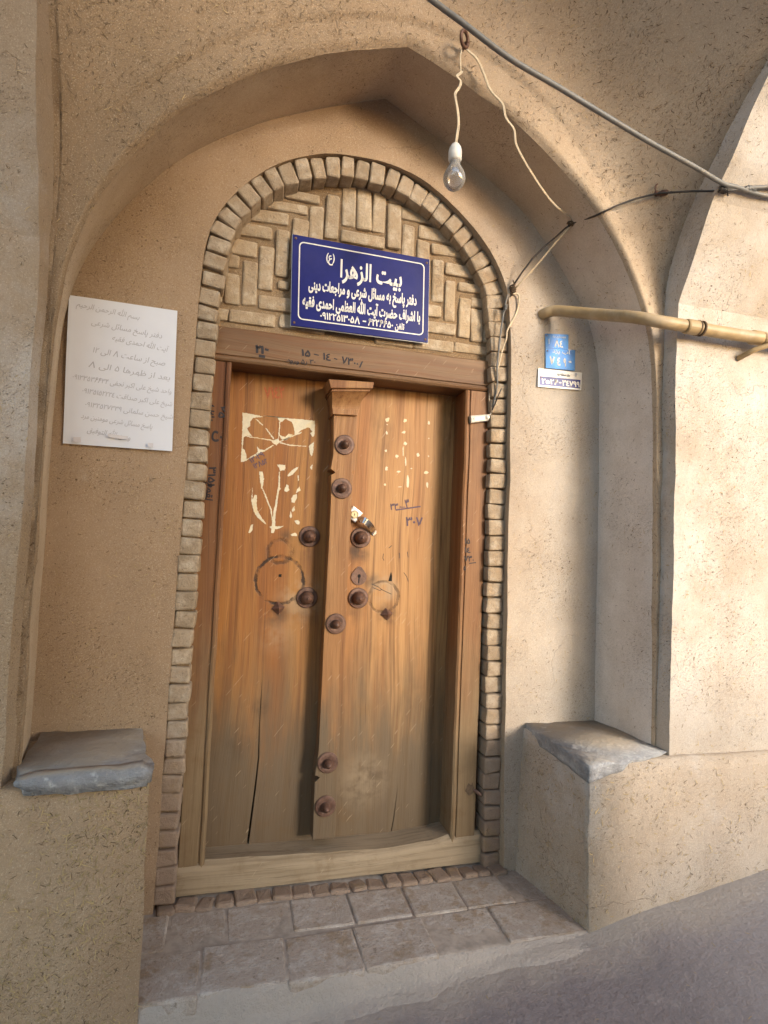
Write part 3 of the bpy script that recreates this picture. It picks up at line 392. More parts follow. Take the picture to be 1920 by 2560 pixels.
def strokes(name, lines, y, width, mat, parent):
    """pen strokes lying on an upright face at depth y"""
    bm = bmesh.new()
    for L in lines:
        P = [Vector((p[0], 0, p[1])) for p in L]; L_, R_ = [], []
        for i, p in enumerate(P):
            t = (P[min(i + 1, len(P) - 1)] - P[max(i - 1, 0)]).normalized(); n = Vector((-t.z, 0, t.x)) * width * 0.5
            L_.append(bm.verts.new((p.x + n.x, y - 0.0006, p.z + n.z))); R_.append(bm.verts.new((p.x - n.x, y - 0.0006, p.z - n.z)))
        for i in range(len(P) - 1): bm.faces.new((L_[i], L_[i + 1], R_[i + 1], R_[i]))
    return bm_obj(name, bm, mat, parent)

# ------------------------------------------------------------------ Persian lettering (joined letter forms, laid out right to left)
AR = {'ا': ('ﺍ', 'ﺎ'), 'آ': ('ﺁ', 'ﺂ'), 'ب': ('ﺏ', 'ﺐ', 'ﺑ', 'ﺒ'), 'پ': ('ﭖ', 'ﭗ', 'ﭘ', 'ﭙ'), 'ت': ('ﺕ', 'ﺖ', 'ﺗ', 'ﺘ'), 'ج': ('ﺝ', 'ﺞ', 'ﺟ', 'ﺠ'), 'ح': ('ﺡ', 'ﺢ', 'ﺣ', 'ﺤ'), 'خ': ('ﺥ', 'ﺦ', 'ﺧ', 'ﺨ'),
      'د': ('ﺩ', 'ﺪ'), 'ر': ('ﺭ', 'ﺮ'), 'ز': ('ﺯ', 'ﺰ'), 'س': ('ﺱ', 'ﺲ', 'ﺳ', 'ﺴ'), 'ش': ('ﺵ', 'ﺶ', 'ﺷ', 'ﺸ'), 'ص': ('ﺹ', 'ﺺ', 'ﺻ', 'ﺼ'), 'ض': ('ﺽ', 'ﺾ', 'ﺿ', 'ﻀ'), 'ظ': ('ﻅ', 'ﻆ', 'ﻇ', 'ﻈ'), 'ع': ('ﻉ', 'ﻊ', 'ﻋ', 'ﻌ'), 'ف': ('ﻑ', 'ﻒ', 'ﻓ', 'ﻔ'),
      'ق': ('ﻕ', 'ﻖ', 'ﻗ', 'ﻘ'), 'ک': ('ﮎ', 'ﮏ', 'ﮐ', 'ﮑ'), 'ل': ('ﻝ', 'ﻞ', 'ﻟ', 'ﻠ'), 'م': ('ﻡ', 'ﻢ', 'ﻣ', 'ﻤ'), 'ن': ('ﻥ', 'ﻦ', 'ﻧ', 'ﻨ'), 'و': ('ﻭ', 'ﻮ'), 'ه': ('ﻩ', 'ﻪ', 'ﻫ', 'ﻬ'), 'ی': ('ﯼ', 'ﯽ', 'ﯾ', 'ﯿ'), 'ئ': ('ﺉ', 'ﺊ', 'ﺋ', 'ﺌ'), 'غ': ('ﻍ', 'ﻎ', 'ﻏ', 'ﻐ'), 'ط': ('ﻁ', 'ﻂ', 'ﻃ', 'ﻄ')}
def shape(s):
    out = []
    s = s.replace('الله', '\ufdf2')
    for i, ch in enumerate(s):
        if ch in AR:
            f = AR[ch]
            pj = i > 0 and s[i - 1] in AR and len(AR[s[i - 1]]) == 4
            nj = i + 1 < len(s) and s[i + 1] in AR and len(f) == 4
            out.append(f[3] if pj and nj else f[1] if pj else f[2] if nj else f[0])
        else: out.append(ch)
    vis = ''.join(out)[::-1].translate(str.maketrans('()', ')('))
    # numbers keep their own left-to-right order
    res, run = '', ''
    for ch in vis:
        if ch in '۰۱۲۳۴۵۶۷۸۹٤٥٦': run += ch
        else: res += run[::-1] + ch; run = ''
    return res + run[::-1]
def font_mesh(s):
    c = bpy.data.curves.new('lettering', 'FONT'); c.body = s; c.resolution_u = 3; c.fill_mode = 'FRONT'
    o = bpy.data.objects.new('lettering', c); COL.objects.link(o)
    me = bpy.data.meshes.new_from_object(o.evaluated_get(bpy.context.evaluated_depsgraph_get()))
    V = [(v.co.x, v.co.y) for v in me.vertices]; Fc = [tuple(p.vertices) for p in me.polygons]
    bpy.data.objects.remove(o); bpy.data.curves.remove(c); bpy.data.meshes.remove(me)
    return V, Fc
def pen(lines, w_):
    V, F = [], []
    for L in lines:
        for (a, b) in zip(L[:-1], L[1:]):
            dx, dy = b[0] - a[0], b[1] - a[1]; l = math.hypot(dx, dy); nx_, ny_ = -dy / l * w_ / 2, dx / l * w_ / 2; ex, ey = dx / l * w_ * .3, dy / l * w_ * .3
            n = len(V); V += [(a[0] - nx_ - ex, a[1] - ny_ - ey), (b[0] - nx_ + ex, b[1] - ny_ + ey), (b[0] + nx_ + ex, b[1] + ny_ + ey), (a[0] + nx_ - ex, a[1] + ny_ - ey)]; F.append((n, n + 1, n + 2, n + 3))
    return V, F
def glyphs(s):
    """letters as flat faces; the digits six and eight are drawn by hand"""
    s = s.replace('٨', '۸').replace('٦', '۶')
    parts, run = [], ''
    for ch in s:
        if ch in '۸۶':
            if run: parts.append(run)
            parts.append(ch); run = ''
        else: run += ch
    if run: parts.append(run)
    V, F, x = [], [], 0.0
    for p in parts:
        if p == '۸': v, f = pen([[(0.02, 0.0), (0.28, 0.68), (0.54, 0.0)]], 0.10)
        elif p == '۶': v, f = pen([[(0.40, 0.60), (0.26, 0.68), (0.12, 0.58), (0.17, 0.45), (0.44, 0.43)], [(0.27, 0.43), (0.17, 0.22), (0.10, 0.0)]], 0.095)
        else: v, f = font_mesh(p)
        if not v: x += 0.25; continue
        lo = min(a for a, b in v); hi = max(a for a, b in v); n = len(V)
        lead = 0.28 * (len(p) - len(p.lstrip(' '))); trail = 0.28 * (len(p) - len(p.rstrip(' ')))
        V += [(a - lo + x + lead, b) for a, b in v]; F += [tuple(q + n for q in g_) for g_ in f]; x += hi - lo + 0.10 + lead + trail
    return V, F
def embolden(V, Fc, k):
    """push the outline of the letters outward by k"""
    from collections import defaultdict
    cnt = defaultdict(int)
    for f in Fc:
        for i in range(len(f)): cnt[(f[i], f[(i + 1) % len(f)])] += 1
    nrm = defaultdict(lambda: [0.0, 0.0])
    for (a, b), _ in list(cnt.items()):
        if (b, a) in cnt: continue
        dx, dy = V[b][0] - V[a][0], V[b][1] - V[a][1]; l = math.hypot(dx, dy) or 1
        for q in (a, b): nrm[q][0] += dy / l; nrm[q][1] -= dx / l
    out = []
    for i, v in enumerate(V):
        if i in nrm:
            l = math.hypot(*nrm[i]) or 1; out.append((v[0] + nrm[i][0] / l * k, v[1] + nrm[i][1] / l * k))
        else: out.append(v)
    return out
def writing(items, mat, parent, y, name='lettering', raw=False):
    """items: (text, quad (x,z) of the line's left end, right end, height, bold) fitted between two ends of a baseline on an upright face"""
    V, F = [], []
    for it in items:
        txt, (x0, z0), (x1, z1), h = it[:4]; bold = it[4] if len(it) > 4 else (0.03 if name == 'graffiti' else 0); slant = it[5] if len(it) > 5 else 0
        v, f = glyphs(txt if raw else shape(txt))
        if not v: continue
        if bold: v = embolden(v, f, bold)
        xs = [p[0] for p in v]; a, b = min(xs), max(xs); L = math.hypot(x1 - x0, z1 - z0); ux, uz = (x1 - x0) / L, (z1 - z0) / L
        n = len(V)
        for (px, py) in v:
            s = (px - a) / (b - a) * L + py * h * slant; q = py * h
            V.append((x0 + ux * s - uz * q, y, z0 + uz * s + ux * q))
        F += [tuple(i + n for i in q) for q in f]
    return link(name, V, F, mat, parent)

# ------------------------------------------------------------------ the street
def street_z(x):
    return float(np.interp(x, [-4, -0.6, -0.16, 0.15, 0.29, 0.69, 0.88, 1.325, 4], [-0.30, -0.205, -0.182, -0.158, -0.146, -0.100, -0.062, 0.008, 0.40]))
xs = sorted(set([-40, -20, -8, -4] + [round(-2.5 + i * 0.04, 3) for i in range(136)] + [4, 8, 20, 40])); ys = sorted(set([-40, -15, -6] + [round(-3 + i * 0.04, 3) for i in range(88)]))
V = [(x, y, street_z(x) + (nz((x, y, 0), 3.0, 0.010) + nz((x, y, 4), 11.0, 0.004) if abs(x) < 4 and y > -4 else 0)) for y in ys for x in xs]
nx = len(xs)
F = [(j * nx + i, j * nx + i + 1, (j + 1) * nx + i + 1, (j + 1) * nx + i) for j in range(len(ys) - 1) for i in range(nx - 1)]
st = link('street', V, F, M['ground'], smooth=True); st['kind'] = 'structure'; st['label'] = 'dusty grey lavender trodden street'

# ------------------------------------------------------------------ the mud wall: niche, pointed arch, vault, pilasters
wall = thing('mud_wall', 'straw-flecked mud plaster wall with a pointed arched niche round the door', 'wall', (0.05, 0, -0.2))
def resample(leg_l, arch, leg_r, nl, na, crown=True):
    A_ = [Vector((p[0], p[1])) for p in arch]
    d = [0]
    for i in range(1, len(A_)): d.append(d[-1] + (A_[i] - A_[i - 1]).length)
    out = []
    for i in range(nl): out.append(Vector(leg_l[0]).lerp(Vector(leg_l[1]), i / nl))
    ap = max(range(len(A_)), key=lambda i: A_[i].y)                      # keep the sharp crown on a sample
    for half, (s0, s1) in enumerate(((0, d[ap]), (d[ap], d[-1]))):
        for i in range(na // 2 + (1 if half else 0)):
            s = s0 + (s1 - s0) * i / (na // 2)
            out.append(Vector((np.interp(s, d, [p.x for p in A_]), np.interp(s, d, [p.y for p in A_]))))
    for i in range(1, nl + 1): out.append(Vector(leg_r[0]).lerp(Vector(leg_r[1]), i / nl))
    fixed = {0, len(out) - 1} | ({nl + na // 2} if crown else set())     # keep a sharp crown sharp
    for _ in range(24): out = [p if i in fixed else p * 0.5 + (out[i - 1] + out[i + 1]) * 0.25 for i, p in enumerate(out)]
    return out
fr = D['front']; bk = D['back']; rg = D['ring']
NL, NA = 36, 84
iF = [i for i, p in enumerate(fr) if p[1] > 1.57 and i < 12][0]; iF2 = [i for i, p in enumerate(fr) if p[1] > 1.57][-1]
iB = [i for i, p in enumerate(bk) if p[1] > 1.55 and i < 14][0]; iB2 = [i for i, p in enumerate(bk) if p[1] > 1.6][-1]
Fc = resample(((-0.832, -0.25), fr[iF]), fr[iF:iF2 + 1], (fr[iF2], (0.953, -0.25)), NL, NA)
Bc = resample(((-0.882, -0.25), bk[iB]), bk[iB:iB2 + 1], (bk[iB2], (0.907, -0.25)), NL, NA)
# the outer line of the brick surround
rg2 = [p for p in rg if p[1] > 1.86]
Rc = resample(((-0.540, -0.25), rg2[0]), [rg2[0]] + rg2[1:] + [[0.533, 1.872]], ((0.533, 1.872), (0.567, -0.25)), NL, NA, False)
for i, p in enumerate(Rc):   # pillars bulge slightly outward towards the ground
    pass
NP = len(Fc)
def arris(q, amp=0.003):
    return (q.x + nz(q, 7, amp) + nz(q, 38, 0.0025), q.y + 0.018 + nz(q + Vector((5, 3, 1)), 5, amp * 1.3) + nz(q, 24, amp * 0.4), q.z + nz(q + Vector((1, 9, 2)), 7, amp) + nz(q + Vector((3, 3, 3)), 42, 0.0028))
def loft(name, A_, ya, B_, yb, n, mat, amp=0.003, parent=wall, ease=None):
    V = []
    for j in range(n + 1):
        u = j / n
        for i in range(NP):
            p = A_[i].lerp(B_[i], u); y = ya + (yb - ya) * u
            q = Vector((p.x, y, p.y)); k = 0 if j in (0, n) else 1
            if j == n and ya == YW and yb == YB: V.append(arris(q)); continue
            V.append((q.x + nz(q, 7, amp) , q.y + nz(q + Vector((5, 3, 1)), 5, amp * 1.3) + nz(q, 24, amp * 0.4), q.z + nz(q + Vector((1, 9, 2)), 7, amp)))
    F = [(j * NP + i, j * NP + i + 1, (j + 1) * NP + i + 1, (j + 1) * NP + i) for j in range(n) for i in range(NP - 1)]
    return link(name, V, F, mat, parent, smooth=True)
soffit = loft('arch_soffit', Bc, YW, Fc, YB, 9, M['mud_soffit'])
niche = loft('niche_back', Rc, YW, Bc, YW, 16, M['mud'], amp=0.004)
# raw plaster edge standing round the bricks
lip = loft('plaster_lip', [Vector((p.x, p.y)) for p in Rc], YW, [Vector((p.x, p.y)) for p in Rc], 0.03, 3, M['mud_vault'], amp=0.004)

def smooth_list(P, it=6):
    for _ in range(it):
        P = [P[0]] + [P[i] * 0.5 + (P[i - 1] + P[i + 1]) * 0.25 for i in range(1, len(P) - 1)] + [P[-1]]
    return P
bx = [-0.845, -0.82] + [p[0] for p in D['band']] + [0.90, 0.955]; bz = [1.78, 1.85] + [p[1] for p in D['band']] + [1.86, 1.79]
gx_ = np.linspace(-0.9, 1.0, 191); gz_ = np.interp(gx_, bx, bz)
for _ in range(60): gz_[1:-1] = gz_[1:-1] * 0.5 + (gz_[:-2] + gz_[2:]) * 0.25
def band_z(x): return float(np.interp(x, gx_, gz_))
def vault_y(x, z):
    t = max(0.0, z - band_z(x)); k = 0.6 + 0.4 * min(1, max(0, (x + 0.85) / 1.8))
    P = 1.17 * t ** 1.79 if t < 0.8 else 1.17 * 0.8 ** 1.79 + 1.75 * (t - 0.8)
    step = 0.012 * min(1, max(0, (z - band_z(x) + 0.008 * noise.noise(Vector((x * 25, z * 25, 0)))) / 0.012)) * min(1, max(0, (1.0 - x) / 0.6)) * min(1, max(0, (z - 1.9) * 5))
    return YB - k * P - step
cols = [Vector((-0.862, -0.25)), Vector((-0.846, -0.25))] + Fc + [Vector((0.953 + 0.004, -0.25)), Vector((0.97, -0.25))]
ZT = 3.05
def column(x, z0, last):
    zs = [z0 + (ZT - z0) * (j / 70) ** 1.25 for j in range(71)]
    return [(x, z) for z in zs]
V = []; NC = 71
for i, c in enumerate(cols):
    for j, (x, z) in enumerate(column(c.x, c.y, 0)):
        q = Vector((x, 0, z)); a = 0.004 if z > band_z(x) else 0.0025
        if j == 0 and 2 <= i < 2 + NP:   # meets the soffit exactly
            V.append(arris(Vector((x, YB, z))))
        else: V.append((x, vault_y(x, z) + (0.018 * max(0.0, 1 - (z - c.y) / 0.030) ** 2 if 2 <= i < 2 + NP else 0) + nz(q, 6, a) + nz(q, 22, a * 0.6), z))
F = []
for i in range(len(cols) - 1):
    if NL + 2 - 1 <= i < 0: continue
    for j in range(NC - 1): F.append((i * NC + j, (i + 1) * NC + j, (i + 1) * NC + j + 1, i * NC + j + 1))
# the legs of the niche: drop faces of the columns that would stand in the opening
def keep(f):
    cx = sum(V[k][0] for k in f) / 4; cz = sum(V[k][2] for k in f) / 4
    lx_ = np.interp(cz, [-0.25, fr[iF][1]], [-0.832, fr[iF][0]]) if cz < fr[iF][1] else None
    if cz < 1.56 and -0.80 < cx < 0.90: return False
    return True
F = [f for f in F if keep(f)]
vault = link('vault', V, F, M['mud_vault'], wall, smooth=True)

def extrude_profile(name, prof, x0, x1, mat, parent, nxs, amp=0.004, xtop=None):
    P = []
    for i in range(len(prof) - 1):
        a, b = Vector(prof[i]), Vector(prof[i + 1]); n = max(1, int((b - a).length / 0.035))
        for k in range(n): P.append(a.lerp(b, k / n))
    P.append(Vector(prof[-1])); n = len(P)
    X = [x0 + (x1 - x0) * (i / nxs) ** 1.4 for i in range(nxs + 1)]
    V = []
    for i, x_ in enumerate(X):
        for p in P:
            k_ = min(1.0, max(0.0, (p.y - 1.75) / 0.3)); x = x_ if xtop is None else x0 + (x_ - x0) * (1 - k_ + k_ * (xtop - x0) / (x1 - x0))
            q = Vector((x, p.x, p.y)); V.append((x + (nz(q, 5, 0.005) + nz(q, 26, 0.0022) if i == 0 else 0), p.x + nz(q + Vector((2, 2, 2)), 4, amp) + nz(q, 20, amp * 0.4), p.y))
    F = [(i * n + j, (i + 1) * n + j, (i + 1) * n + j + 1, i * n + j + 1) for i in range(nxs) for j in range(n - 1)]
    # side face running back into the wall
    base = len(V)
    for j, p in enumerate(P):
        for k in (1, 2):
            a = V[j]; yb = max(a[1], -0.31) + 0.02 if p.y < 1.8 else a[1] + 0.30
            V.append((a[0] - (0.003 if x1 > x0 else -0.003) * k, a[1] + (yb - a[1]) * k / 2, a[2] + (0.10 * k / 2 if p.y > 1.8 else 0)))
    for j in range(n - 1):
        F.append((j, j + 1, base + 2 * (j + 1), base + 2 * j)); F.append((base + 2 * j, base + 2 * (j + 1), base + 2 * (j + 1) + 1, base + 2 * j + 1))
    return link(name, V, F, mat, parent)
ribR = [(-0.361, -0.28), (-0.361, 1.60), (-0.366, 1.783), (-0.433, 1.929), (-0.491, 2.046), (-0.559, 2.136), (-0.622, 2.23), (-0.68, 2.30), (-0.77, 2.50), (-0.95, 2.85), (-1.2, 3.10), (-1.7, 3.35)]
ribL = [(-0.361, -0.28), (-0.361, 1.55), (-0.366, 1.671), (-0.413, 1.823), (-0.454, 1.956), (-0.491, 2.134), (-0.56, 2.30), (-0.66, 2.50), (-0.85, 2.80), (-1.1, 3.05), (-1.6, 3.3)]
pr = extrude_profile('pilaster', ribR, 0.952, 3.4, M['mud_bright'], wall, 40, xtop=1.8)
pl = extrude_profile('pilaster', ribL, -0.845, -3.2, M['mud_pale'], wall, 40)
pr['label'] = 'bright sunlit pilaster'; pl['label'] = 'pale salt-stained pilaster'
core = link('wall_core', [(-3, 0.25, -0.4), (3.4, 0.25, -0.4), (3.4, 0.25, 3.2), (-3, 0.25, 3.2)], [(0, 1, 2, 3)], M['mortar'], wall)

# unseen wall added behind the viewer, shaped to shade the left and the foot
ox = [(BLOCK_X0, -0.6), (7.0, -0.6), (7.0, BLOCK_LOW), (BLOCK_X, BLOCK_LOW), (BLOCK_X, 3.1), (BLOCK_X0, 3.1)]
bm = bmesh.new(); add_prism(bm, ox, -3.15, -2.8); blocker = bm_obj('sun_block_wall', bm, M['mud'])
tag(blocker, 'mud plaster wall across the lane, behind the viewer', 'wall')

# ------------------------------------------------------------------ brick surround and herringbone panel
surround = thing('brick_arch', 'round yellow brick arch with herringbone panel above the door', 'brick arch', (0.02, -0.04, -0.1))
Rp = [Vector((p.x, p.y)) for p in resample(((-0.543, -0.085), rg2[0]), [rg2[0]] + rg2[1:] + [[0.533, 1.872]], ((0.533, 1.872), (0.566, -0.085)), NL, NA, False)]
dd = [0]
for i in range(1, len(Rp)): dd.append(dd[-1] + (Rp[i] - Rp[i - 1]).length)
def ring_at(s):
    return Vector((np.interp(s, dd, [p.x for p in Rp]), np.interp(s, dd, [p.y for p in Rp])))
def brick_blob(bm, mtx, l, d, h, bev):
    """a worn brick: rounded box with uneven faces (l along local x, d depth local y, h local z)"""
    r = bmesh.ops.create_cube(bm, size=1.0); vs = r['verts']
    for v in vs:
        v.co = Vector((v.co.x * l + random.uniform(-1, 1) * 0.002, v.co.y * d + random.uniform(-1, 1) * 0.002, v.co.z * h + random.uniform(-1, 1) * 0.002))
    es = list({e for v in vs for e in v.link_edges})
    g = bmesh.ops.bevel(bm, geom=es, offset=bev, segments=2, affect='EDGES', profile=0.5)
    seed = Vector((random.random() * 50, random.random() * 50, 0))
    vv = {v for f in g['faces'] for v in f.verts} | {v for v in vs if v.is_valid}
    for v in vv:
        v.co += Vector((noise.noise(v.co * 30 + seed), noise.noise(v.co * 30 + seed * 2), noise.noise(v.co * 34 + seed * 3))) * 0.0036
        v.co = mtx @ v.co
bm = bmesh.new(); s = 0.0; S_END = dd[-1]
while s < S_END - 0.02:
    hgt = random.uniform(0.0505, 0.0575); c = min(s + hgt / 2, S_END); s += hgt
    p = ring_at(c); t = (ring_at(min(c + 0.02, S_END)) - ring_at(max(c - 0.02, 0))).normalized()
    inw = Vector((t.y, -t.x)); wd = 0.061 if (p.y > 1.7 or p.x < 0) else 0.064
    if p.y > 1.75: wd = 0.068
    fy = float(np.interp(p.x, [-0.3, 0.45], [-0.052, -0.028])) + random.uniform(-0.005, 0.005); dep = 0.085
    ctr = p + inw * (wd / 2 + random.uniform(-0.003, 0.002))
    arch = p.y > 1.62
    tilt = random.uniform(-0.05, 0.05) + (0.10 if arch and p.x < 0 else 0)
    X = Vector((inw.x, 0, inw.y)); Zv = Vector((t.x, 0, t.y)); Y = Vector((0, 1, 0))
    R = Matrix((X, Y, Zv)).transposed().to_4x4()
    mt = Matrix.Translation((ctr.x, fy + dep / 2, ctr.y)) @ R @ Matrix.Rotation(tilt, 4, 'Y') @ Matrix.Rotation(random.uniform(-0.05, 0.05), 4, 'Z')
    gap = 0.009 if (arch and p.x < 0.1) else 0.004
    brick_blob(bm, mt, wd, dep, hgt - gap, random.uniform(0.005, 0.008))
ringo = bm_obj('brick_ring', bm, M['brick'], surround)
# mortar behind the ring
Rin = [p + Vector(((Rp[min(i + 1, NP - 1)] - Rp[max(i - 1, 0)]).normalized().y, -(Rp[min(i + 1, NP - 1)] - Rp[max(i - 1, 0)]).normalized().x)) * 0.052 for i, p in enumerate(Rp)]
rm = lambda p: float(np.interp(p.x, [-0.3, 0.45], [-0.036, -0.004]))
V = [(p.x, rm(p), p.y) for p in Rp] + [(p.x, rm(p), p.y) for p in Rin] + [(p.x, 0.06, p.y) for p in Rin]
F = [(i, i + 1, NP + i + 1, NP + i) for i in range(NP - 1)] + [(NP + i, NP + i + 1, 2 * NP + i + 1, 2 * NP + i) for i in range(NP - 1)]
link('ring_mortar', V, F, M['mortar'], surround)
# panel: bed of mortar, then the bricks laid as the photo shows them
def in_arch(x, z, m):
    best = 9; side = 1
    for i, p in enumerate(Rin):
        d_ = (Vector((x, z)) - p).length
        if d_ < best: best = d_; k = i
    t = (Rin[min(k + 1, NP - 1)] - Rin[max(k - 1, 0)]); n = Vector((t.y, -t.x)).normalized()
    return (Vector((x, z)) - Rin[k]).dot(n) > m
bm = bmesh.new()
nxp, nzp = 60, 40
G_ = {}
for i in range(nxp + 1):
    for j in range(nzp + 1):
        x = -0.52 + 1.04 * i / nxp; z = 1.60 + 0.64 * j / nzp
        G_[i, j] = bm.verts.new((x, 0.0205 + nz((x, 0, z), 14, 0.005) + nz((x, 3, z), 45, 0.004), z))
for i in range(nxp):
    for j in range(nzp): bm.faces.new((G_[i, j], G_[i + 1, j], G_[i + 1, j + 1], G_[i, j + 1]))
bm_obj('panel_mortar', bm, M['mortar'], surround, smooth=True)
bm = bmesh.new()
for (x0, z1, x1, z0) in D['bricks']:
    l, h = abs(x1 - x0) + 0.005, abs(z1 - z0) + 0.004
    cx, cz = (x0 + x1) / 2, (z0 + z1) / 2
    if z0 < 1.655: cz += (1.655 - z0) / 2; h -= (1.655 - z0)
    a = random.uniform(-0.025, 0.025)
    mt = Matrix.Translation((cx, 0.032 + random.uniform(-0.002, 0.003), cz)) @ Matrix.Rotation(a, 4, 'Y') @ Matrix.Rotation(random.uniform(-0.03, 0.03), 4, 'X')
    brick_blob(bm, mt, max(l, 0.03), 0.044, max(h, 0.03), random.uniform(0.006, 0.009))
bm_obj('herringbone_panel', bm, M['tympanum_brick'], surround)

# ------------------------------------------------------------------ doorstep
step = thing('doorstep', 'worn brick-paved doorstep below the wooden door', 'doorstep', (0.05, -0.2, -0.2))
bm = bmesh.new()
rows = [(-0.072, -0.214, [-0.56, -0.49, -0.332, -0.152, 0.025, 0.198, 0.37, 0.53, 0.68]), (-0.220, -0.376, [-0.60, -0.392, -0.183, 0.012, 0.218, 0.428, 0.68, 0.80])]
for (ya, yb, xs_) in rows:
    for a, b in zip(xs_[:-1], xs_[1:]):
        dz = random.uniform(-0.0025, 0.003); o_ = -0.005 if yb < -0.3 else 0
        mt = Matrix.Translation(((a + b) / 2, (ya + yb) / 2 + (random.uniform(-0.008, 0.006) if yb < -0.3 else 0), -0.1195 + dz)) @ Matrix.Rotation(random.uniform(-0.012, 0.012), 4, 'Z') @ Matrix.Rotation(random.uniform(0.0, 0.02), 4, 'X')
        brick_blob(bm, mt, b - a - 0.002, ya - yb - 0.001, 0.038, 0.006)
bm_obj('paving', bm, M['paver'], step)
bm = bmesh.new(); x = -0.53
while x < 0.56:
    wd = random.uniform(0.045, 0.062)
    mt = Matrix.Translation((x + wd / 2, -0.036 + random.uniform(-0.004, 0.004), -0.1225 + random.uniform(-0.005, 0.004))) @ Matrix.Rotation(random.uniform(-0.25, 0.25), 4, 'Z') @ Matrix.Rotation(random.uniform(-0.2, 0.0), 4, 'X')
    brick_blob(bm, mt, wd + 0.001, 0.070, 0.056, random.uniform(0.006, 0.012)); x += wd
bm_obj('brick_edging', bm, M['brick'], step)
V = []; F = []; X = [-0.62 + i * 0.02 for i in range(67)]
for x in X:
    zs = street_z(x)
    e = nz((x, 0, 0), 9, 0.010) + nz((x, 2, 0), 40, 0.004)
    kd = min(1.0, max(0.0, (-0.103 - zs) / 0.045))
    prof = [(0.06, -0.1028), (-0.36, -0.1028), (-0.372 + e * 0.4, -0.1035), (-0.380 + e, -0.110), (-0.388 + e, -0.110 + (zs + 0.110) * 0.45 * kd), (-0.394 + e * 1.2, -0.110 + (zs + 0.115) * 0.85 * kd), (-0.412 + e * 1.6, zs * kd - 0.112 * (1 - kd) + 0.006 * kd), (-0.43 + 1.8 * e, zs + 0.002 * kd - 0.006 * (1 - kd)), (-0.45 + 2 * e, zs - 0.02)]
    for (y, z) in prof: V.append((x, y, z + nz((x, y, z), 30, 0.0025) + nz((x, y, z), 8, 0.003)))
n = 9
F = [(i * n + j, (i + 1) * n + j, (i + 1) * n + j + 1, i * n + j + 1) for i in range(len(X) - 1) for j in range(n - 1)]
link('riser', V, F, [M['dust'], M['ground']], step, smooth=True, matidx=[0 if j < 2 else 1 for i in range(len(X) - 1) for j in range(n - 1)])

# ------------------------------------------------------------------ benches
def rough_block(name, bm_fn, mat, parent, sub=0.03, amp=0.006, sc=6):
    bm = bmesh.new(); bm_fn(bm)
    for _ in range(4):
        es = [e for e in bm.edges if e.calc_length() > sub * 1.6]
        if not es: break
        bmesh.ops.subdivide_edges(bm, edges=es, cuts=1, use_grid_fill=True)
    for v in bm.verts:
        q = v.co.copy()
        v.co += Vector((noise.noise(q * sc), noise.noise(q * sc + Vector((7, 1, 3))), noise.noise(q * sc + Vector((2, 8, 5))))) * amp + Vector((noise.noise(q * 28), noise.noise(q * 28 + Vector((4, 4, 4))), noise.noise(q * 28 + Vector((9, 1, 1))))) * amp * 0.4
    bmesh.ops.triangulate(bm, faces=[f for f in bm.faces if len(f.verts) > 4])
    return bm_obj(name, bm, mat, parent, smooth=True)
def hexa(bm, b, t):
    """box from four bottom and four top corners"""
    B_ = [bm.verts.new(p) for p in b]; T_ = [bm.verts.new(p) for p in t]
    bm.faces.new(B_[::-1]); bm.faces.new(T_)
    for i in range(4): bm.faces.new((B_[i], B_[(i + 1) % 4], T_[(i + 1) % 4], T_[i]))
    return B_, T_
bl = thing('mud_bench', 'mud bench in shade left of the door, straw showing in its front', 'bench', (-1.0, -0.2, -0.25))
rough_block('bench_body', lambda bm: hexa(bm, [(-3.2, -0.392, -0.35), (-0.524, -0.392, -0.35), (-0.585, 0.02, -0.35), (-3.2, 0.02, -0.35)], [(-3.2, -0.385, 0.402), (-0.530, -0.385, 0.402), (-0.598, 0.02, 0.408), (-3.2, 0.02, 0.408)]), M['mud_straw'], bl, amp=0.006)
def slab_left(bm):
    P = D['slabL']; top = [(-0.86, -0.02), (-0.600, -0.025), (-0.565, -0.22), (-0.528, -0.36), (-0.538, -0.393), (-0.79, -0.394), (-0.83, -0.33)]
    P = [(x_, 0.447 - (0.447 - z_) * 0.78) for x_, z_ in P]
    add_prism(bm, P, -0.396, -0.36)
    B_ = [bm.verts.new((x, y, 0.398)) for x, y in top]; T_ = [bm.verts.new((x, y + 0.012 * (y < -0.3), 0.424 + (0.008 if y < -0.3 else 0))) for x, y in top]
    bm.faces.new(B_[::-1]); bm.faces.new(T_)
    for i in range(len(top)): bm.faces.new((B_[i], B_[(i + 1) % len(top)], T_[(i + 1) % len(top)], T_[i]))
rough_block('stone_slab', slab_left, M['stone'], bl, amp=0.0055, sub=0.014, sc=18)
br_ = thing('mud_bench', 'sunlit mud bench right of the door with chipped grey stone corner', 'bench', (1.2, -0.2, -0.2))
rough_block('bench_body', lambda bm: hexa(bm, [(0.686, -0.372, -0.3), (3.4, -0.372, -0.3), (3.4, 0.02, -0.3), (0.578, 0.02, -0.3)], [(0.652, -0.385, 0.372), (3.4, -0.385, 0.372), (3.4, 0.02, 0.372), (0.622, 0.02, 0.372)]), M['mud_bench'], br_, amp=0.006)
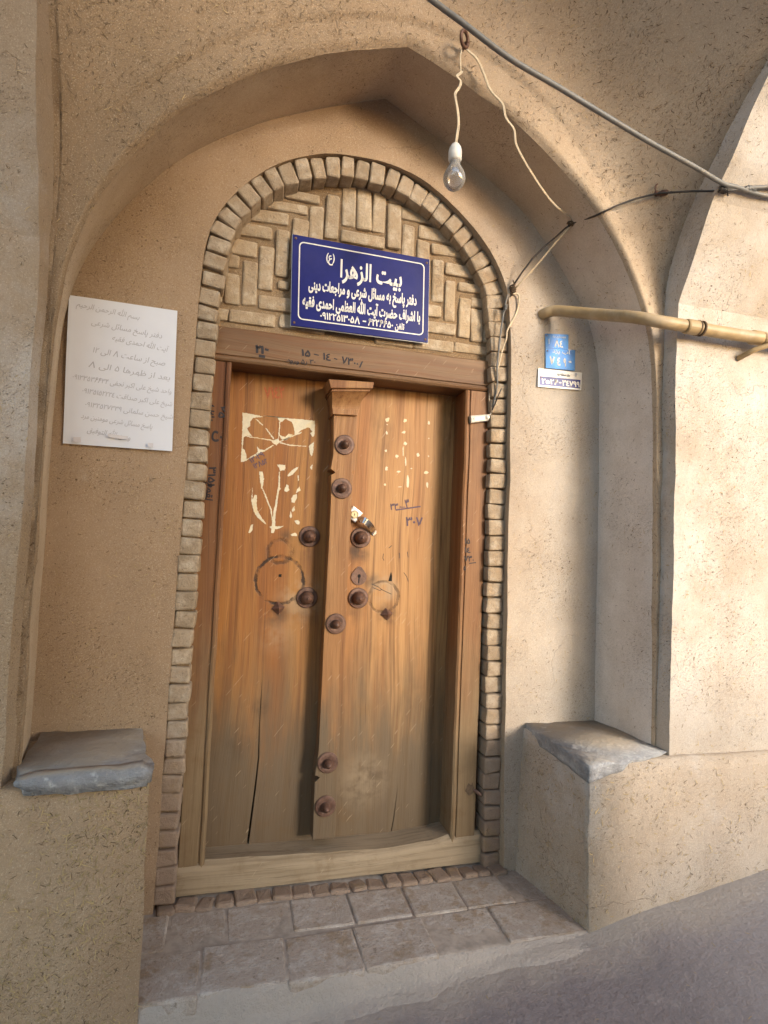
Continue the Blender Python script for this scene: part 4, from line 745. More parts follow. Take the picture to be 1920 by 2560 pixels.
def slab_right(bm):
    top = [(0.634, -0.01), (0.915, -0.01), (1.015, -0.25), (1.02, -0.325), (0.86, -0.388), (0.640, -0.402), (0.628, -0.25)]
    bot = [(0.630, -0.01), (0.915, -0.01), (1.015, -0.25), (1.02, -0.325), (0.86, -0.372), (0.648, -0.395), (0.634, -0.25)]
    zb = [0.345, 0.36, 0.37, 0.375, 0.372, 0.325, 0.34]
    B_ = [bm.verts.new((p[0], p[1], z)) for p, z in zip(bot, zb)]; T_ = [bm.verts.new((x, y, z)) for (x, y), z in zip(top, [0.386, 0.386, 0.390, 0.388, 0.382, 0.384, 0.386])]
    bm.faces.new(B_[::-1]); bm.faces.new(T_)
    for i in range(len(top)): bm.faces.new((B_[i], B_[(i + 1) % len(top)], T_[(i + 1) % len(top)], T_[i]))
rough_block('stone_slab', slab_right, M['stone'], br_, amp=0.0055, sub=0.014, sc=20)

# ------------------------------------------------------------------ the door
door = thing('wooden_door', 'old varnished two-leaf wooden door with iron studs and graffiti', 'door', (0.0, 0.05, 0.0))
JW = [(-0.001, 0.005)]
def jamb(sign, xo, xi, x_leaf):
    bm = bmesh.new()
    # profile from the outer edge to the leaf: flat, groove, bead, return
    pf = [(xo, 0.10), (xo, 0.004), (xo - sign * 0.003, 0.0), (xi + sign * 0.022, 0.0), (xi + sign * 0.020, 0.005), (xi + sign * 0.017, 0.005), (xi + sign * 0.014, -0.001), (xi + sign * 0.007, -0.003), (xi + sign * 0.001, 0.001), (xi, 0.008), (xi + sign * 0.003, 0.05), (x_leaf, YL + 0.01), (x_leaf, 0.16), (xo, 0.16)]
    Z_ = [-0.02 + i * (1.535 + 0.02) / 30 for i in range(31)]
    rings = []
    for z in Z_:
        rings.append([bm.verts.new((x + nz((x, 1, z), 5, 0.003) + nz((x * 8, 1, z), 22, 0.0012), y + nz((x * 6, 2, z), 16, 0.001), z)) for x, y in pf])
    n = len(pf)
    for i in range(30):
        for k in range(n): bm.faces.new((rings[i][k], rings[i][(k + 1) % n], rings[i + 1][(k + 1) % n], rings[i + 1][k]))
    bm.faces.new(rings[0]); bm.faces.new(rings[-1][::-1])
    return bm_obj('jamb', bm, M['frame_v'], door)
jl = jamb(-1, -0.481, -0.404, -0.410); jr = jamb(1, 0.483, 0.392, 0.398)
bm = bmesh.new()
pf = [(0.16, 1.648), (0.004, 1.648), (0.0, 1.644), (0.0, 1.560), (0.005, 1.557), (0.005, 1.554), (-0.001, 1.551), (-0.003, 1.545), (0.001, 1.539), (0.008, 1.5365), (0.06, 1.538), (YL + 0.01, 1.540), (0.16, 1.540)]
rings = []
for i in range(31):
    x = -0.483 + i * 0.970 / 30
    rings.append([bm.verts.new((x, y + nz((x, z * 6, 3), 14, 0.001), z + nz((x, 5, z), 4, 0.003) + nz((x, 5, z * 8), 22, 0.0012))) for y, z in pf])
n = len(pf)
for i in range(30):
    for k in range(n): bm.faces.new((rings[i][k], rings[i][(k + 1) % n], rings[i + 1][(k + 1) % n], rings[i + 1][k]))
bm.faces.new(rings[0]); bm.faces.new(rings[-1][::-1])
lintel = bm_obj('lintel', bm, M['frame_h'], door)
bm = bmesh.new(); rings = []
for i in range(51):
    x = -0.492 + i * 0.996 / 50
    zf = float(np.interp(x, [-0.49, -0.42, -0.18, -0.03, 0.18, 0.33, 0.385, 0.5], [0.000, 0.0, -0.010, -0.016, -0.022, -0.012, 0.003, 0.006])) + nz((x, 0, 0), 12, 0.003)
    zb = float(np.interp(x, [-0.49, -0.42, -0.17, 0.2, 0.34, 0.4, 0.5], [-0.012, -0.018, -0.022, -0.026, -0.014, -0.006, 0.0])) 
    e = nz((x, 1, 0), 10, 0.004)
    pf = [(0.18, zb), (YL - 0.005, zb), (0.05, (zb + zf) / 2 + 0.001), (0.012 + e, zf + 0.001), (-0.001, zf - 0.010 + e), (-0.004, zf - 0.025), (-0.003, -0.093), (0.18, -0.093)]
    rings.append([bm.verts.new((x, y + nz((x, y, z), 25, 0.0015), z)) for y, z in pf])
n = 8
for i in range(50):
    for k in range(n): bm.faces.new((rings[i][k], rings[i][(k + 1) % n], rings[i + 1][(k + 1) % n], rings[i + 1][k]))
bm.faces.new(rings[0]); bm.faces.new(rings[-1][::-1])
bm_obj('threshold', bm, M['sill'], door)

def notch(poly, crack, w0, w1):
    """cut an open split, widest at the foot, into the lower edge of a leaf outline that ends bottom-left -> bottom-right"""
    n = len(crack); left = []; right = []
    for i, (x, z) in enumerate(crack):
        w_ = w0 + (w1 - w0) * i / (n - 1); left.append((x - w_ / 2, z)); right.append((x + w_ / 2, z))
    left[-1] = (left[-1][0], -0.05); right[-1] = (right[-1][0], -0.05)
    i = poly.index('CUT'); return poly[:i] + left[::-1] + right[1:] + poly[i + 1:]
cl = D['crackL']; cr = D['crackR']
bm = bmesh.new()
add_prism(bm, notch([(-0.43, 1.56), (-0.43, -0.05), 'CUT', (-0.031, -0.05), (-0.031, 1.56)], cl, 0.0008, 0.0075), YL, YL + 0.04)
leafL = bm_obj('door_leaf', bm, M['leafL'], door)
bm = bmesh.new()
add_prism(bm, notch([(-0.028, 1.56), (-0.028, -0.05), 'CUT', (0.357, -0.05), (0.360, 1.56)], cr, 0.0006, 0.004), YL, YL + 0.04)
add_prism(bm, [(0.3615, 1.56), (0.3585, -0.05), (0.42, -0.05), (0.42, 1.56)], YL + 0.002, YL + 0.04)
leafR = bm_obj('door_leaf', bm, M['leafR'], door)
link('dark_backing', [(-0.5, 0.165, -0.1), (0.5, 0.165, -0.1), (0.5, 0.165, 1.6), (-0.5, 0.165, 1.6)], [(0, 1, 2, 3)], M['black'], door)  # black sheet added behind the leaves to keep skylight out of the gaps

bm = bmesh.new()
add_prism(bm, D['shaft'], YS, YL - 0.001, bev=0.003)
post = bm_obj('center_post', bm, M['post'], door)
bm = bmesh.new()
cp = D['cap']
# carved head of the post: top board, bead, flared neck, band
add_prism(bm, [cp[0], cp[1], cp[2], cp[3]], YS - 0.055, YL - 0.001, 0.003)
add_prism(bm, [(cp[3][0] + 0.006, cp[3][1] + 0.001), (cp[2][0] - 0.006, cp[2][1] + 0.001), cp[5], cp[4]], YS - 0.045, YL - 0.001, 0.003)
secs = []
for k in range(9):
    u = k / 8; e = (1 - u) ** 1.8
    z = cp[4][1] + (cp[6][1] - cp[4][1]) * u; zr = cp[5][1] + (cp[7][1] - cp[5][1]) * u
    xl = cp[6][0] + (cp[4][0] + 0.004 - cp[6][0]) * e; xr = cp[7][0] + (cp[5][0] - 0.004 - cp[7][0]) * e
    y = YS - 0.010 - 0.030 * e
    secs.append([bm.verts.new((xl, YL, z)), bm.verts.new((xl, y, z)), bm.verts.new((xr, y, zr)), bm.verts.new((xr, YL, zr))])
for k in range(8):
    for q in range(3): bm.faces.new((secs[k][q], secs[k][q + 1], secs[k + 1][q + 1], secs[k + 1][q]))
add_prism(bm, [cp[6], cp[7], cp[9], cp[8]], YS - 0.014, YL - 0.001, 0.002)
bm_obj('carved_head', bm, M['post'], post)

def stud(c, r, dome, parent, y):
    """iron washer with a fluted boss"""
    bm = bmesh.new()
    add_lathe(bm, [(r, -0.001), (r, 0.0035), (r * 0.93, 0.0055), (r * 0.72, 0.0060), (r * 0.5, 0.0050)], (c[0], y, c[2]), seg=40)
    w_ = bm_obj('stud', bm, M['iron'], parent, smooth=False)
    bm = bmesh.new()
    if dome:
        R_ = r * 0.62; pf = [(R_, 0.004)] + [(R_ * math.cos(a), 0.006 + 0.034 * math.sin(a)) for a in [i * math.pi / 2 / 9 for i in range(9)]] + [(0.004, 0.0425), (0.0015, 0.0425)]
        fl = lambda a, rr, h: 1 + 0.045 * math.cos(22 * a + 40 * h) * (1 if rr > 0.006 else 0)
    else:
        R_ = r * 0.42; pf = [(R_, 0.004), (R_ * 1.02, 0.010), (R_ * 0.95, 0.018), (R_ * 0.78, 0.027), (R_ * 0.5, 0.034), (R_ * 0.2, 0.0375), (0.0012, 0.038)]
        fl = lambda a, rr, h: 1 + 0.05 * math.cos(14 * a + 60 * h) * (1 if rr > 0.005 else 0)
    add_lathe(bm, pf, (c[0], y, c[2]), seg=88 if dome else 56, flute=fl)
    bm_obj('boss', bm, M['iron'], w_ if parent is door else parent, smooth=True)
    return w_
for i, c in enumerate(D['studP']): stud(c, 0.034 if i != 1 else 0.035, False, door, YS - 0.0005)
for c in D['studL']: stud(c, 0.036, True, door, YL - 0.0005)
for c in D['studR']: stud(c, 0.036, True, door, YL - 0.0005)
for c in (D['nailL'][0], D['nailR'][0]):
    bm = bmesh.new(); r = 0.0225
    q = [bm.verts.new((c[0] + r * math.cos(a), YL - 0.0005, c[2] + r * math.sin(a))) for a in (0.15, 1.75, 3.25, 4.8)]
    q2 = [bm.verts.new((c[0] + r * math.cos(a), YL - 0.004, c[2] + r * math.sin(a))) for a in (0.15, 1.75, 3.25, 4.8)]
    ap = bm.verts.new((c[0] + 0.001, YL - 0.021, c[2] + 0.001))
    for i in range(4): bm.faces.new((q[i], q[(i + 1) % 4], q2[(i + 1) % 4], q2[i])); bm.faces.new((q2[i], q2[(i + 1) % 4], ap))
    bm.faces.new(q[::-1]); bm_obj('pyramid_nail', bm, M['iron'], door)
# keyhole plate
k = D['key']; P = []
for i in range(40):
    a = math.pi / 2 + i * 2 * math.pi / 40; r = 0.0275 * (1 + 0.025 * math.cos(18 * a))
    d_ = abs((a - math.pi / 2 + math.pi) % (2 * math.pi) - math.pi)
    if d_ < 0.75: r *= 1 + 0.42 * (1 - d_ / 0.75) ** 1.4
    P.append((k[0] + r * math.cos(a), k[2] + r * math.sin(a)))
bm = bmesh.new(); add_prism(bm, P, YL - 0.004, YL - 0.0005, 0.001)
kp = bm_obj('keyhole_plate', bm, M['iron'], door)
kh = [(k[0] + 0.0058 * math.cos(a), k[2] + 0.004 + 0.0062 * math.sin(a)) for a in [-1.25 + i * (2 * math.pi - 0.65) / 16 for i in range(17)]] + [(k[0] - 0.0022, k[2] - 0.022), (k[0] + 0.0018, k[2] - 0.022)]
flat_polys('keyhole', [kh], YL - 0.0042, M['black'], kp)
# cylinder lock and bent steel pull
L4 = D['lock']; bm = bmesh.new(); add_prism(bm, L4[::-1], YL - 0.020, YL - 0.0005, 0.004); lk = bm_obj('lock', bm, M['lockplate'], door)
cc = D['cyl']; bm = bmesh.new(); add_lathe(bm, [(0.0135, 0.0), (0.0135, 0.006), (0.0115, 0.0075), (0.0110, 0.0055), (0.002, 0.0055)], (cc[0], YL - 0.0195, cc[2]), seg=32)
cy = bm_obj('lock_cylinder', bm, M['brass'], lk)
flat_polys('key_slot', [[(cc[0] - 0.0012, cc[2] - 0.004), (cc[0] + 0.0012, cc[2] - 0.004), (cc[0] + 0.0012, cc[2] + 0.004), (cc[0] - 0.0012, cc[2] + 0.004)]], YL - 0.0253, M['black'], lk)
hp = spline(D['handle'], 6); bm = bmesh.new(); rows_ = []
for i, p in enumerate(hp):
    t = (hp[min(i + 1, len(hp) - 1)] - hp[max(i - 1, 0)]).normalized(); w_ = Vector((t.z, 0, -t.x)).normalized() * -1
    u = i / (len(hp) - 1); hw = 0.0105 * (1 if u < 0.93 else max(0.25, (1 - u) / 0.07))
    nn = t.cross(w_).normalized() * 0.0016
    rows_.append([bm.verts.new(p + w_ * hw + nn), bm.verts.new(p - w_ * hw + nn), bm.verts.new(p - w_ * hw - nn), bm.verts.new(p + w_ * hw - nn)])
for i in range(len(rows_) - 1):
    for q in range(4): bm.faces.new((rows_[i][q], rows_[i][(q + 1) % 4], rows_[i + 1][(q + 1) % 4], rows_[i + 1][q]))
bm.faces.new(rows_[0]); bm.faces.new(rows_[-1][::-1])
bm_obj('pull_handle', bm, M['chrome'], door, smooth=False)
# peg hole and gouges
flat_polys('hole', [[(lx - 0.004, lz + 0.011), (lx + 0.006, lz + 0.011), (lx + 0.006, lz + 0.021), (lx - 0.004, lz + 0.020)]], YL - 0.0003, M['black'], leafL)
gx, gz = D['scarR'][3]
flat_polys('gouge', [[(gx - 0.006, gz - 0.012), (gx + 0.007, gz - 0.012), (gx + 0.007, gz + 0.006), (gx + 0.003, gz + 0.022), (gx - 0.001, gz + 0.008)]], YL - 0.0003, M['black'], leafR)
strokes('gouge', [[(rx_ - 0.045, rz_ + 0.045), (rx_ - 0.02, rz_ + 0.035), (rx_ - 0.008, rz_ + 0.026), (rx_ + 0.015, rz_ + 0.016), (rx_ + 0.03, rz_ + 0.010)], [(rx_ - 0.04, rz_ + 0.032), (rx_ - 0.012, rz_ + 0.022), (rx_ - 0.006, rz_ + 0.028)], [(gx + 0.05, gz + 0.02), (gx + 0.062, gz + 0.005), (gx + 0.068, gz - 0.012)], [(gx - 0.028, gz + 0.085), (gx - 0.030, gz + 0.07), (gx - 0.025, gz + 0.06)], [(gx + 0.06, gz + 0.095), (gx + 0.064, gz + 0.075)], [(gx + 0.03, gz + 0.09), (gx + 0.033, gz + 0.07)], [(gx - 0.01, gz + 0.105), (gx + 0.002, gz + 0.115)]], YL, 0.0022, M['ink'], leafR)
def ragged(P, s=0.0035, j=0.0011):
    out = []
    for a, b in zip(P, P[1:] + P[:1]):
        n_ = max(1, int(math.hypot(b[0] - a[0], b[1] - a[1]) / s))
        for k_ in range(n_): out.append((a[0] + (b[0] - a[0]) * k_ / n_ + random.uniform(-j, j), a[1] + (b[1] - a[1]) * k_ / n_ + random.uniform(-j, j)))
    return out
flat_polys('torn_paper', [ragged(p) for p in D['patchL']], YL, M['glue'], leafL)
flat_polys('torn_paper', [ragged(p, 0.003, 0.0008) for p in D['patchR']], YL, M['glue'], leafR)
g = D['graf']
# numbers scrawled on the lintel
(ax, az), (bx_, bz_) = g['num']
LS = lambda p, q, u, v: (p[0] + (q[0] - p[0]) * u, p[1] + v)
yl_ = -0.0012
writing([('۱۵', (ax, az), (ax + 0.030, az - 0.001), 0.030), ('–', (ax + 0.040, az + 0.002), (ax + 0.056, az), 0.03), ('۱٤', (ax + 0.070, az - 0.004), (ax + 0.098, az - 0.006), 0.032), ('–', (ax + 0.107, az - 0.004), (ax + 0.118, az - 0.006), 0.03), ('۷۳', (ax + 0.133, az - 0.010), (ax + 0.172, az - 0.012), 0.034), ('۰۰', (ax + 0.174, az - 0.012), (ax + 0.190, az - 0.014), 0.028), ('/', (ax + 0.193, az - 0.016), (ax + 0.207, az - 0.016), 0.030)], M['ink'], lintel, yl_, 'graffiti', raw=False)
(cx_, cz_), (dx_, dz_) = g['low']
writing([('ورود', (cx_, cz_ - 0.002), (cx_ + 0.040, cz_ - 0.004), 0.020, 0.02), ('۳۰ ر۵', (cx_ + 0.048, cz_ - 0.003), (dx_, dz_), 0.022, 0.015)], M['ink'], lintel, yl_, 'graffiti')
bx0, bz0 = g['bold']
writing([('۲۱', (bx0 + 0.002, bz0 - 0.008), (bx0 + 0.030, bz0 - 0.009), 0.034, 0.07), ('-', (bx0 + 0.031, bz0 - 0.004), (bx0 + 0.043, bz0 - 0.006), 0.045, 0.05), ('-', (bx0 + 0.014, bz0 - 0.030), (bx0 + 0.034, bz0 - 0.031), 0.055, 0.05)], M['ink'], lintel, yl_, 'graffiti')
# scrawls on the jambs
(ax, az), (bx_, bz_) = g['jl1']
writing([('رس', (ax + 0.014, az + 0.03), (ax + 0.004, az - 0.02), 0.04), ('۷۵', (ax + 0.042, az + 0.035), (ax + 0.034, az - 0.008), 0.030), ('ن', (ax + 0.030, az - 0.05), (ax + 0.026, az - 0.085), 0.04)], M['ink'], jl, yl_, 'graffiti')
(ax, az), (bx_, bz_) = g['jl2']
writing([('۳۱۵۱', (ax + 0.004, az), (ax + 0.002, az - 0.062), 0.030), ('لقمع', (ax + 0.004, az - 0.05), (ax - 0.002, az - 0.105), 0.030)], M['ink'], jl, yl_, 'graffiti')
J = g['jr']
writing([('۱۵', J[0], (J[0][0] + 0.020, J[0][1]), 0.026), ('۱٤', J[1], (J[1][0] + 0.022, J[1][1]), 0.026), ('۷۳', J[2], (J[2][0] + 0.030, J[2][1] + 0.001), 0.028), ('۰', (J[2][0] + 0.030, J[2][1]), (J[2][0] + 0.037, J[2][1]), 0.020), ('–', (J[2][0] + 0.020, J[2][1] - 0.014), (J[2][0] + 0.046, J[2][1] - 0.010), 0.030), ('۵', J[3], (J[3][0] + 0.010, J[3][1]), 0.022)], M['ink'], jr, yl_, 'graffiti')
# ballpoint sums on the right leaf, faint red and pencil on the left one
y2 = YL - 0.0010
(ax, az), (bx_, bz_) = g['lf1']
writing([('۳۳', (ax, az - 0.002), (ax + 0.030, az + 0.001), 0.032), ('–۰', (ax + 0.034, az + 0.002), (ax + 0.055, az + 0.004), 0.028), ('۳', (ax + 0.058, az + 0.006), (ax + 0.074, az + 0.010), 0.046), ('–', g['lfbar'][0], g['lfbar'][1], 0.05), ('۳۰۷', g['lf2'][0], (g['lf2'][1][0], g['lf2'][1][1] + 0.004), 0.045)], M['ink_blue'], leafR, y2, 'graffiti')
(ax, az), (bx_, bz_) = g['red']
writing([('۷۱٤۲', (ax, az), (bx_, bz_ - 0.004), 0.055)], M['ink_red'], leafL, y2, 'graffiti')
(ax, az), (bx_, bz_) = g['lf3']
writing([('۱۳۰۳۹', (ax, az), (bx_, bz_ + 0.002), 0.026), ('۱۳۸۵۲', (ax + 0.012, az - 0.018), (bx_ + 0.012, bz_ - 0.020), 0.024)], M['ink_blue'], leafL, y2, 'graffiti')
# worn bolt on the right jamb, green paint dab on the lintel
bm = bmesh.new(); add_tube(bm, [(0.474, 0.0, 0.150), (0.484, -0.010, 0.145), (0.494, -0.014, 0.137)], 0.006, 8); add_tube(bm, spline([(0.494, -0.014, 0.137), (0.507, -0.012, 0.128), (0.512, -0.006, 0.10), (0.511, -0.004, 0.075)], 4), 0.0013, 5)
bm_obj('staple', bm, M['iron'], door)
flat_polys('rotted_hole', [[(0.440, 0.150), (0.452, 0.176), (0.462, 0.168), (0.466, 0.178), (0.473, 0.158), (0.470, 0.140), (0.455, 0.132)]], -0.0012, M['rag'], jr)

# ------------------------------------------------------------------ signs, paper, plates
def lerp2(Q_, u, v):
    (tl, tr, br2, bl2) = [Vector(q) for q in Q_]
    return tl.lerp(tr, u).lerp(bl2.lerp(br2, u), v)
def on_quad(Q_):
    return lambda u, v: tuple(lerp2(Q_, u, v))
SQ = D['sign']; q = on_quad(SQ)
sign = thing('name_sign', 'blue enamel sign with white Persian writing above the door', 'sign', (0.0, -0.01, 1.67))
bm = bmesh.new(); add_prism(bm, [q(0, 1), q(1, 1), q(1, 0), q(0, 0)], -0.0165, -0.0125, 0.001); bm_obj('sign_plate', bm, M['sign_blue'], sign)
bm = bmesh.new(); add_prism(bm, [q(-.003, 1.005), q(1.003, 1.005), q(1.003, -.005), q(-.003, -.005)], -0.0125, -0.0095); bm_obj('sign_backing', bm, M['alu'], sign)
def rounded(u0, u1, v0, v1, r, asp):
    P = []
    for (cu, cv, a0) in ((u1 - r, v0 + r * asp, -90), (u1 - r, v1 - r * asp, 0), (u0 + r, v1 - r * asp, 90), (u0 + r, v0 + r * asp, 180)):
        for i in range(6):
            a = rad(a0 + i * 18); P.append((cu + r * math.cos(a), cv + r * asp * math.sin(a)))
    return P
o1 = [q(*p) for p in rounded(0.045, 0.962, 0.065, 0.925, 0.035, 1.6)]; o2 = [q(*p) for p in rounded(0.053, 0.954, 0.078, 0.912, 0.028, 1.6)]
n = len(o1); V = [(p[0], -0.0170, p[1]) for p in o1 + o2]
link('sign_border', V, [(i, (i + 1) % n, n + (i + 1) % n, n + i) for i in range(n)], M['sign_white'], sign)
def line(u0, u1, v): return q(u0, v), q(u1, v)
H = 0.305
it = []
for txt, u0, u1, v, h, b in (('بیت الزهرا', 0.335, 0.79, 0.385, 0.082, 0.028), ('(ع)', 0.235, 0.295, 0.225, 0.036, 0.02), ('دفتر پاسخ به مسائل شرعی و مراجعات دینی', 0.115, 0.905, 0.575, 0.047, 0.04), ('با اشراف حضرت آیت الله العظمی احمدی فقیه', 0.075, 0.935, 0.765, 0.047, 0.04), ('۰۹۱۲۲۵۱۳۰۵۸', 0.20, 0.485, 0.885, 0.032, 0.03), ('–', 0.505, 0.53, 0.885, 0.042, 0.03), ('۶۲۲۶۶۵۰', 0.545, 0.73, 0.885, 0.032, 0.03), ('تلفن', 0.745, 0.815, 0.885, 0.030, 0.04)):
    a, b_ = line(u0, u1, v); it.append((txt, a, b_, h, b))
writing(it, M['sign_white'], sign, -0.0171)
for (u, v) in ((0.022, 0.04), (0.978, 0.05), (0.978, 0.965), (0.022, 0.965)):
    p = q(u, v); bm = bmesh.new(); add_lathe(bm, [(0.0042, -0.001), (0.0042, 0.001), (0.0025, 0.0022), (0.0008, 0.0024)], (p[0], -0.0165, p[1]), seg=14); bm_obj('screw', bm, M['iron'], sign)

PQ = D['paper']; q = on_quad(PQ)
notice = thing('paper_notice', 'white sheet of paper with faint handwriting taped to the wall', 'notice', (-0.71, -0.06, 1.23))
V = []; F = []; nu, nv = 14, 20
for j in range(nv + 1):
    for i in range(nu + 1):
        u, v = i / nu, j / nv; p = q(u, v)
        V.append((p[0], -0.0655 - 0.003 * math.sin(3 * u + 1.2) * (1 - v) - 0.006 * max(0, u + v - 1.72) ** 1.2 - 0.002 * math.sin(5 * v), p[1]))
F = [(j * (nu + 1) + i, j * (nu + 1) + i + 1, (j + 1) * (nu + 1) + i + 1, (j + 1) * (nu + 1) + i) for j in range(nv) for i in range(nu)]
link('sheet', V, F, M['paper'], notice, smooth=True)
it = []
for txt, u0, u1, v, h in (('بسم الله الرحمن الرحیم', 0.07, 0.64, 0.085, 0.030), ('دفتر پاسخ مسائل شرعی', 0.21, 0.86, 0.195, 0.030), ('آیت الله احمدی فقیه', 0.40, 0.92, 0.285, 0.030), ('صبح از ساعت ۸ الی ۱۲', 0.23, 0.90, 0.385, 0.032), ('بعد از ظهرها ۵ الی ۸', 0.20, 0.95, 0.485, 0.032), ('واحد شیخ علی اکبر نجفی ۰۹۱۳۳۵۳۶۶۳۴', 0.06, 0.97, 0.578, 0.028), ('شیخ علی اکبر صداقت ۰۹۱۳۵۱۵۲۲۲٤', 0.15, 0.98, 0.665, 0.028), ('شیخ حسن سلمانی ۰۹۱۳۲۵۲۷۳۳۹', 0.18, 0.99, 0.755, 0.028), ('پاسخ مسائل شرعی مومنین مرد', 0.15, 0.80, 0.835, 0.028), ('و من الله التوفیق', 0.21, 0.60, 0.925, 0.030)):
    it.append((txt, q(u0, v - 0.015), q(u1, v + 0.02), h * 0.72, 0, 0.15))
wv_ = writing(it, M['ink_grey'], notice, 0.0)
for v in wv_.data.vertices:     # lie on the slightly curved sheet
    # invert the quad roughly: width then height
    u = (v.co.x - PQ[0][0]) / (PQ[1][0] - PQ[0][0]); vv = (PQ[0][1] - v.co.z) / (PQ[0][1] - PQ[3][1])
    v.co.y = -0.0655 - 0.003 * math.sin(3 * u + 1.2) * (1 - vv) - 0.006 * max(0, u + vv - 1.72) ** 1.2 - 0.002 * math.sin(5 * vv) - 0.0007
tp = [[q(u, v) for u, v in ((0.095, 0.955), (0.16, 0.952), (0.165, 0.985), (0.10, 0.988))], [q(u, v) for u, v in ((0.77, 0.955), (0.82, 0.957), (0.82, 0.985), (0.77, 0.983))], [q(u, v) for u, v in ((0.40, 0.915), (0.585, 0.922), (0.585, 0.945), (0.40, 0.938))]]
for p_ in tp: flat_polys('tape', [p_], -0.0705, M['tape'], notice)

def plate(name, label, Q_, mat, mats):
    t_ = thing(name, label, 'number plate', (Q_[0][0], -0.06, Q_[3][1]), 'number plates right of the door')
    bm = bmesh.new(); add_prism(bm, [Q_[3], Q_[2], Q_[1], Q_[0]], -0.0625, -0.0612); bm_obj('plate', bm, mat, t_)
    return t_, on_quad(Q_)
P1, P2, P3 = D['plates']
t1, q = plate('number_plate', 'small blue plate 84, topmost of the three plates by the pipe', P1, M['plate_blue'], None)
writing([('شهرداری یزد', q(0.3, 0.22), q(0.88, 0.26), 0.012, 0.02), ('۱', q(0.13, 0.72), q(0.17, 0.72), 0.026, 0.03), ('۸٤', q(0.38, 0.86), q(0.76, 0.90), 0.034, 0.04)], M['sign_white'], t1, -0.0631)
t2, q = plate('number_plate', 'blue plate 7490 between the small blue plate and the white one', P2, M['plate_blue'], None)
writing([('آب یزد', q(0.22, 0.20), q(0.84, 0.22), 0.019, 0.03), ('۷', q(0.12, 0.78), q(0.30, 0.79), 0.040, 0.05), ('٤', q(0.38, 0.80), q(0.50, 0.81), 0.040, 0.05), ('۹', q(0.59, 0.82), q(0.69, 0.83), 0.040, 0.05), ('۰', q(0.77, 0.72), q(0.88, 0.73), 0.034, 0.05)], M['sign_white'], t2, -0.0631)
t3, q = plate('number_plate', 'white and navy plate, lowest and widest of the three plates', P3, M['plate_white'], None)
flat_polys('navy_field', [[q(0.03, 0.9), q(0.97, 0.91), q(0.97, 0.42), q(0.03, 0.42)]], -0.0626, M['plate_navy'], t3)
writing([('برق منطقه یزد', q(0.42, 0.28), q(0.72, 0.28), 0.013, 0.02)], M['ink'], t3, -0.0636, 'small_lettering')
writing([('۲٥۲٦', q(0.08, 0.80), q(0.46, 0.80), 0.024, 0.04), ('-', q(0.48, 0.78), q(0.53, 0.78), 0.03, 0.03), ('۳٤۷۹۹', q(0.55, 0.82), q(0.955, 0.84), 0.027, 0.04)], M['plate_white'], t3, -0.0636)
link('emblem', [(p[0], -0.0636, p[1]) for p in [q(0.855 + 0.028 * math.cos(a), 0.17 + 0.11 * math.sin(a)) for a in [i * math.pi / 6 for i in range(12)]]], [tuple(range(12))[::-1]], M['ink_grey'], t3)
for (tt, Q_) in ((t1, P1), (t2, P2), (t3, P3)):
    p = on_quad(Q_)(0.06, 0.14 if tt is not t3 else 0.5); bm = bmesh.new(); add_lathe(bm, [(0.0028, -0.001), (0.0028, 0.0008), (0.0006, 0.0014)], (p[0], -0.0626, p[1]), seg=10); bm_obj('screw', bm, M['iron'], tt)

# ------------------------------------------------------------------ door bell
BQ = D['bell']; q = on_quad(BQ)
bell = thing('doorbell', 'small white doorbell push on the right door jamb', 'doorbell', (0.445, -0.01, 1.42))
bm = bmesh.new(); add_prism(bm, [BQ[3], BQ[2], BQ[1], BQ[0]], -0.017, -0.002, 0.003); bm_obj('bell_case', bm, M['bell_cream'], bell)
flat_polys('name_card', [[q(0.2, 0.75), q(0.68, 0.72), q(0.68, 0.25), q(0.2, 0.3)]], -0.0172, M['white_plastic'], bell)
p = q(0.85, 0.48); bm = bmesh.new(); add_lathe(bm, [(0.0085, 0), (0.0085, 0.002), (0.0070, 0.003), (0.0068, 0.0015), (0.0055, 0.0015), (0.0055, 0.005), (0.004, 0.0062), (0.001, 0.0065)], (p[0], -0.017, p[1]), seg=28); bm_obj('push_button', bm, M['white_plastic'], bell)
for u_ in (0.12, 0.75):
    p_ = q(u_, 0.5); flat_polys('screw', [[(p_[0] + 0.0016 * math.cos(a_), p_[1] + 0.0016 * math.sin(a_)) for a_ in [k_ * math.pi / 5 for k_ in range(10)]]], -0.0176, M['iron'], bell)

# ------------------------------------------------------------------ hook, bulb, cables, pipe
hc = D['hookc']
bm = bmesh.new()
ringp = [(hc[0] - 0.002 + 0.006 * math.cos(a), hc[1] - 0.022 + 0.016 * math.sin(a), hc[2] + 0.004 + 0.021 * math.sin(a + 1.2)) for a in [i * 2 * math.pi / 24 for i in range(25)]]
ringp = [(hc[0] - 0.008 + 0.015 * math.cos(a), hc[1] - 0.024 + 0.012 * math.cos(a + 0.4), hc[2] + 0.001 + 0.018 * math.sin(a)) for a in [i * 2 * math.pi / 24 for i in range(25)]]
add_tube(bm, ringp, 0.0052, 8); add_tube(bm, [(hc[0] + 0.004, -0.30, hc[2] + 0.008), (hc[0] + 0.002, hc[1] - 0.012, hc[2] + 0.006)], 0.004, 8)
hook = bm_obj('ring_hook', bm, M['iron'], smooth=True); tag(hook, 'rusty iron ring hook in the arch face holding the bulb cord', 'hook')
bulb = thing('hanging_bulb', 'unlit clear light bulb hanging on a cream cord from the ring hook', 'light bulb', tuple(D['cord'][0]))
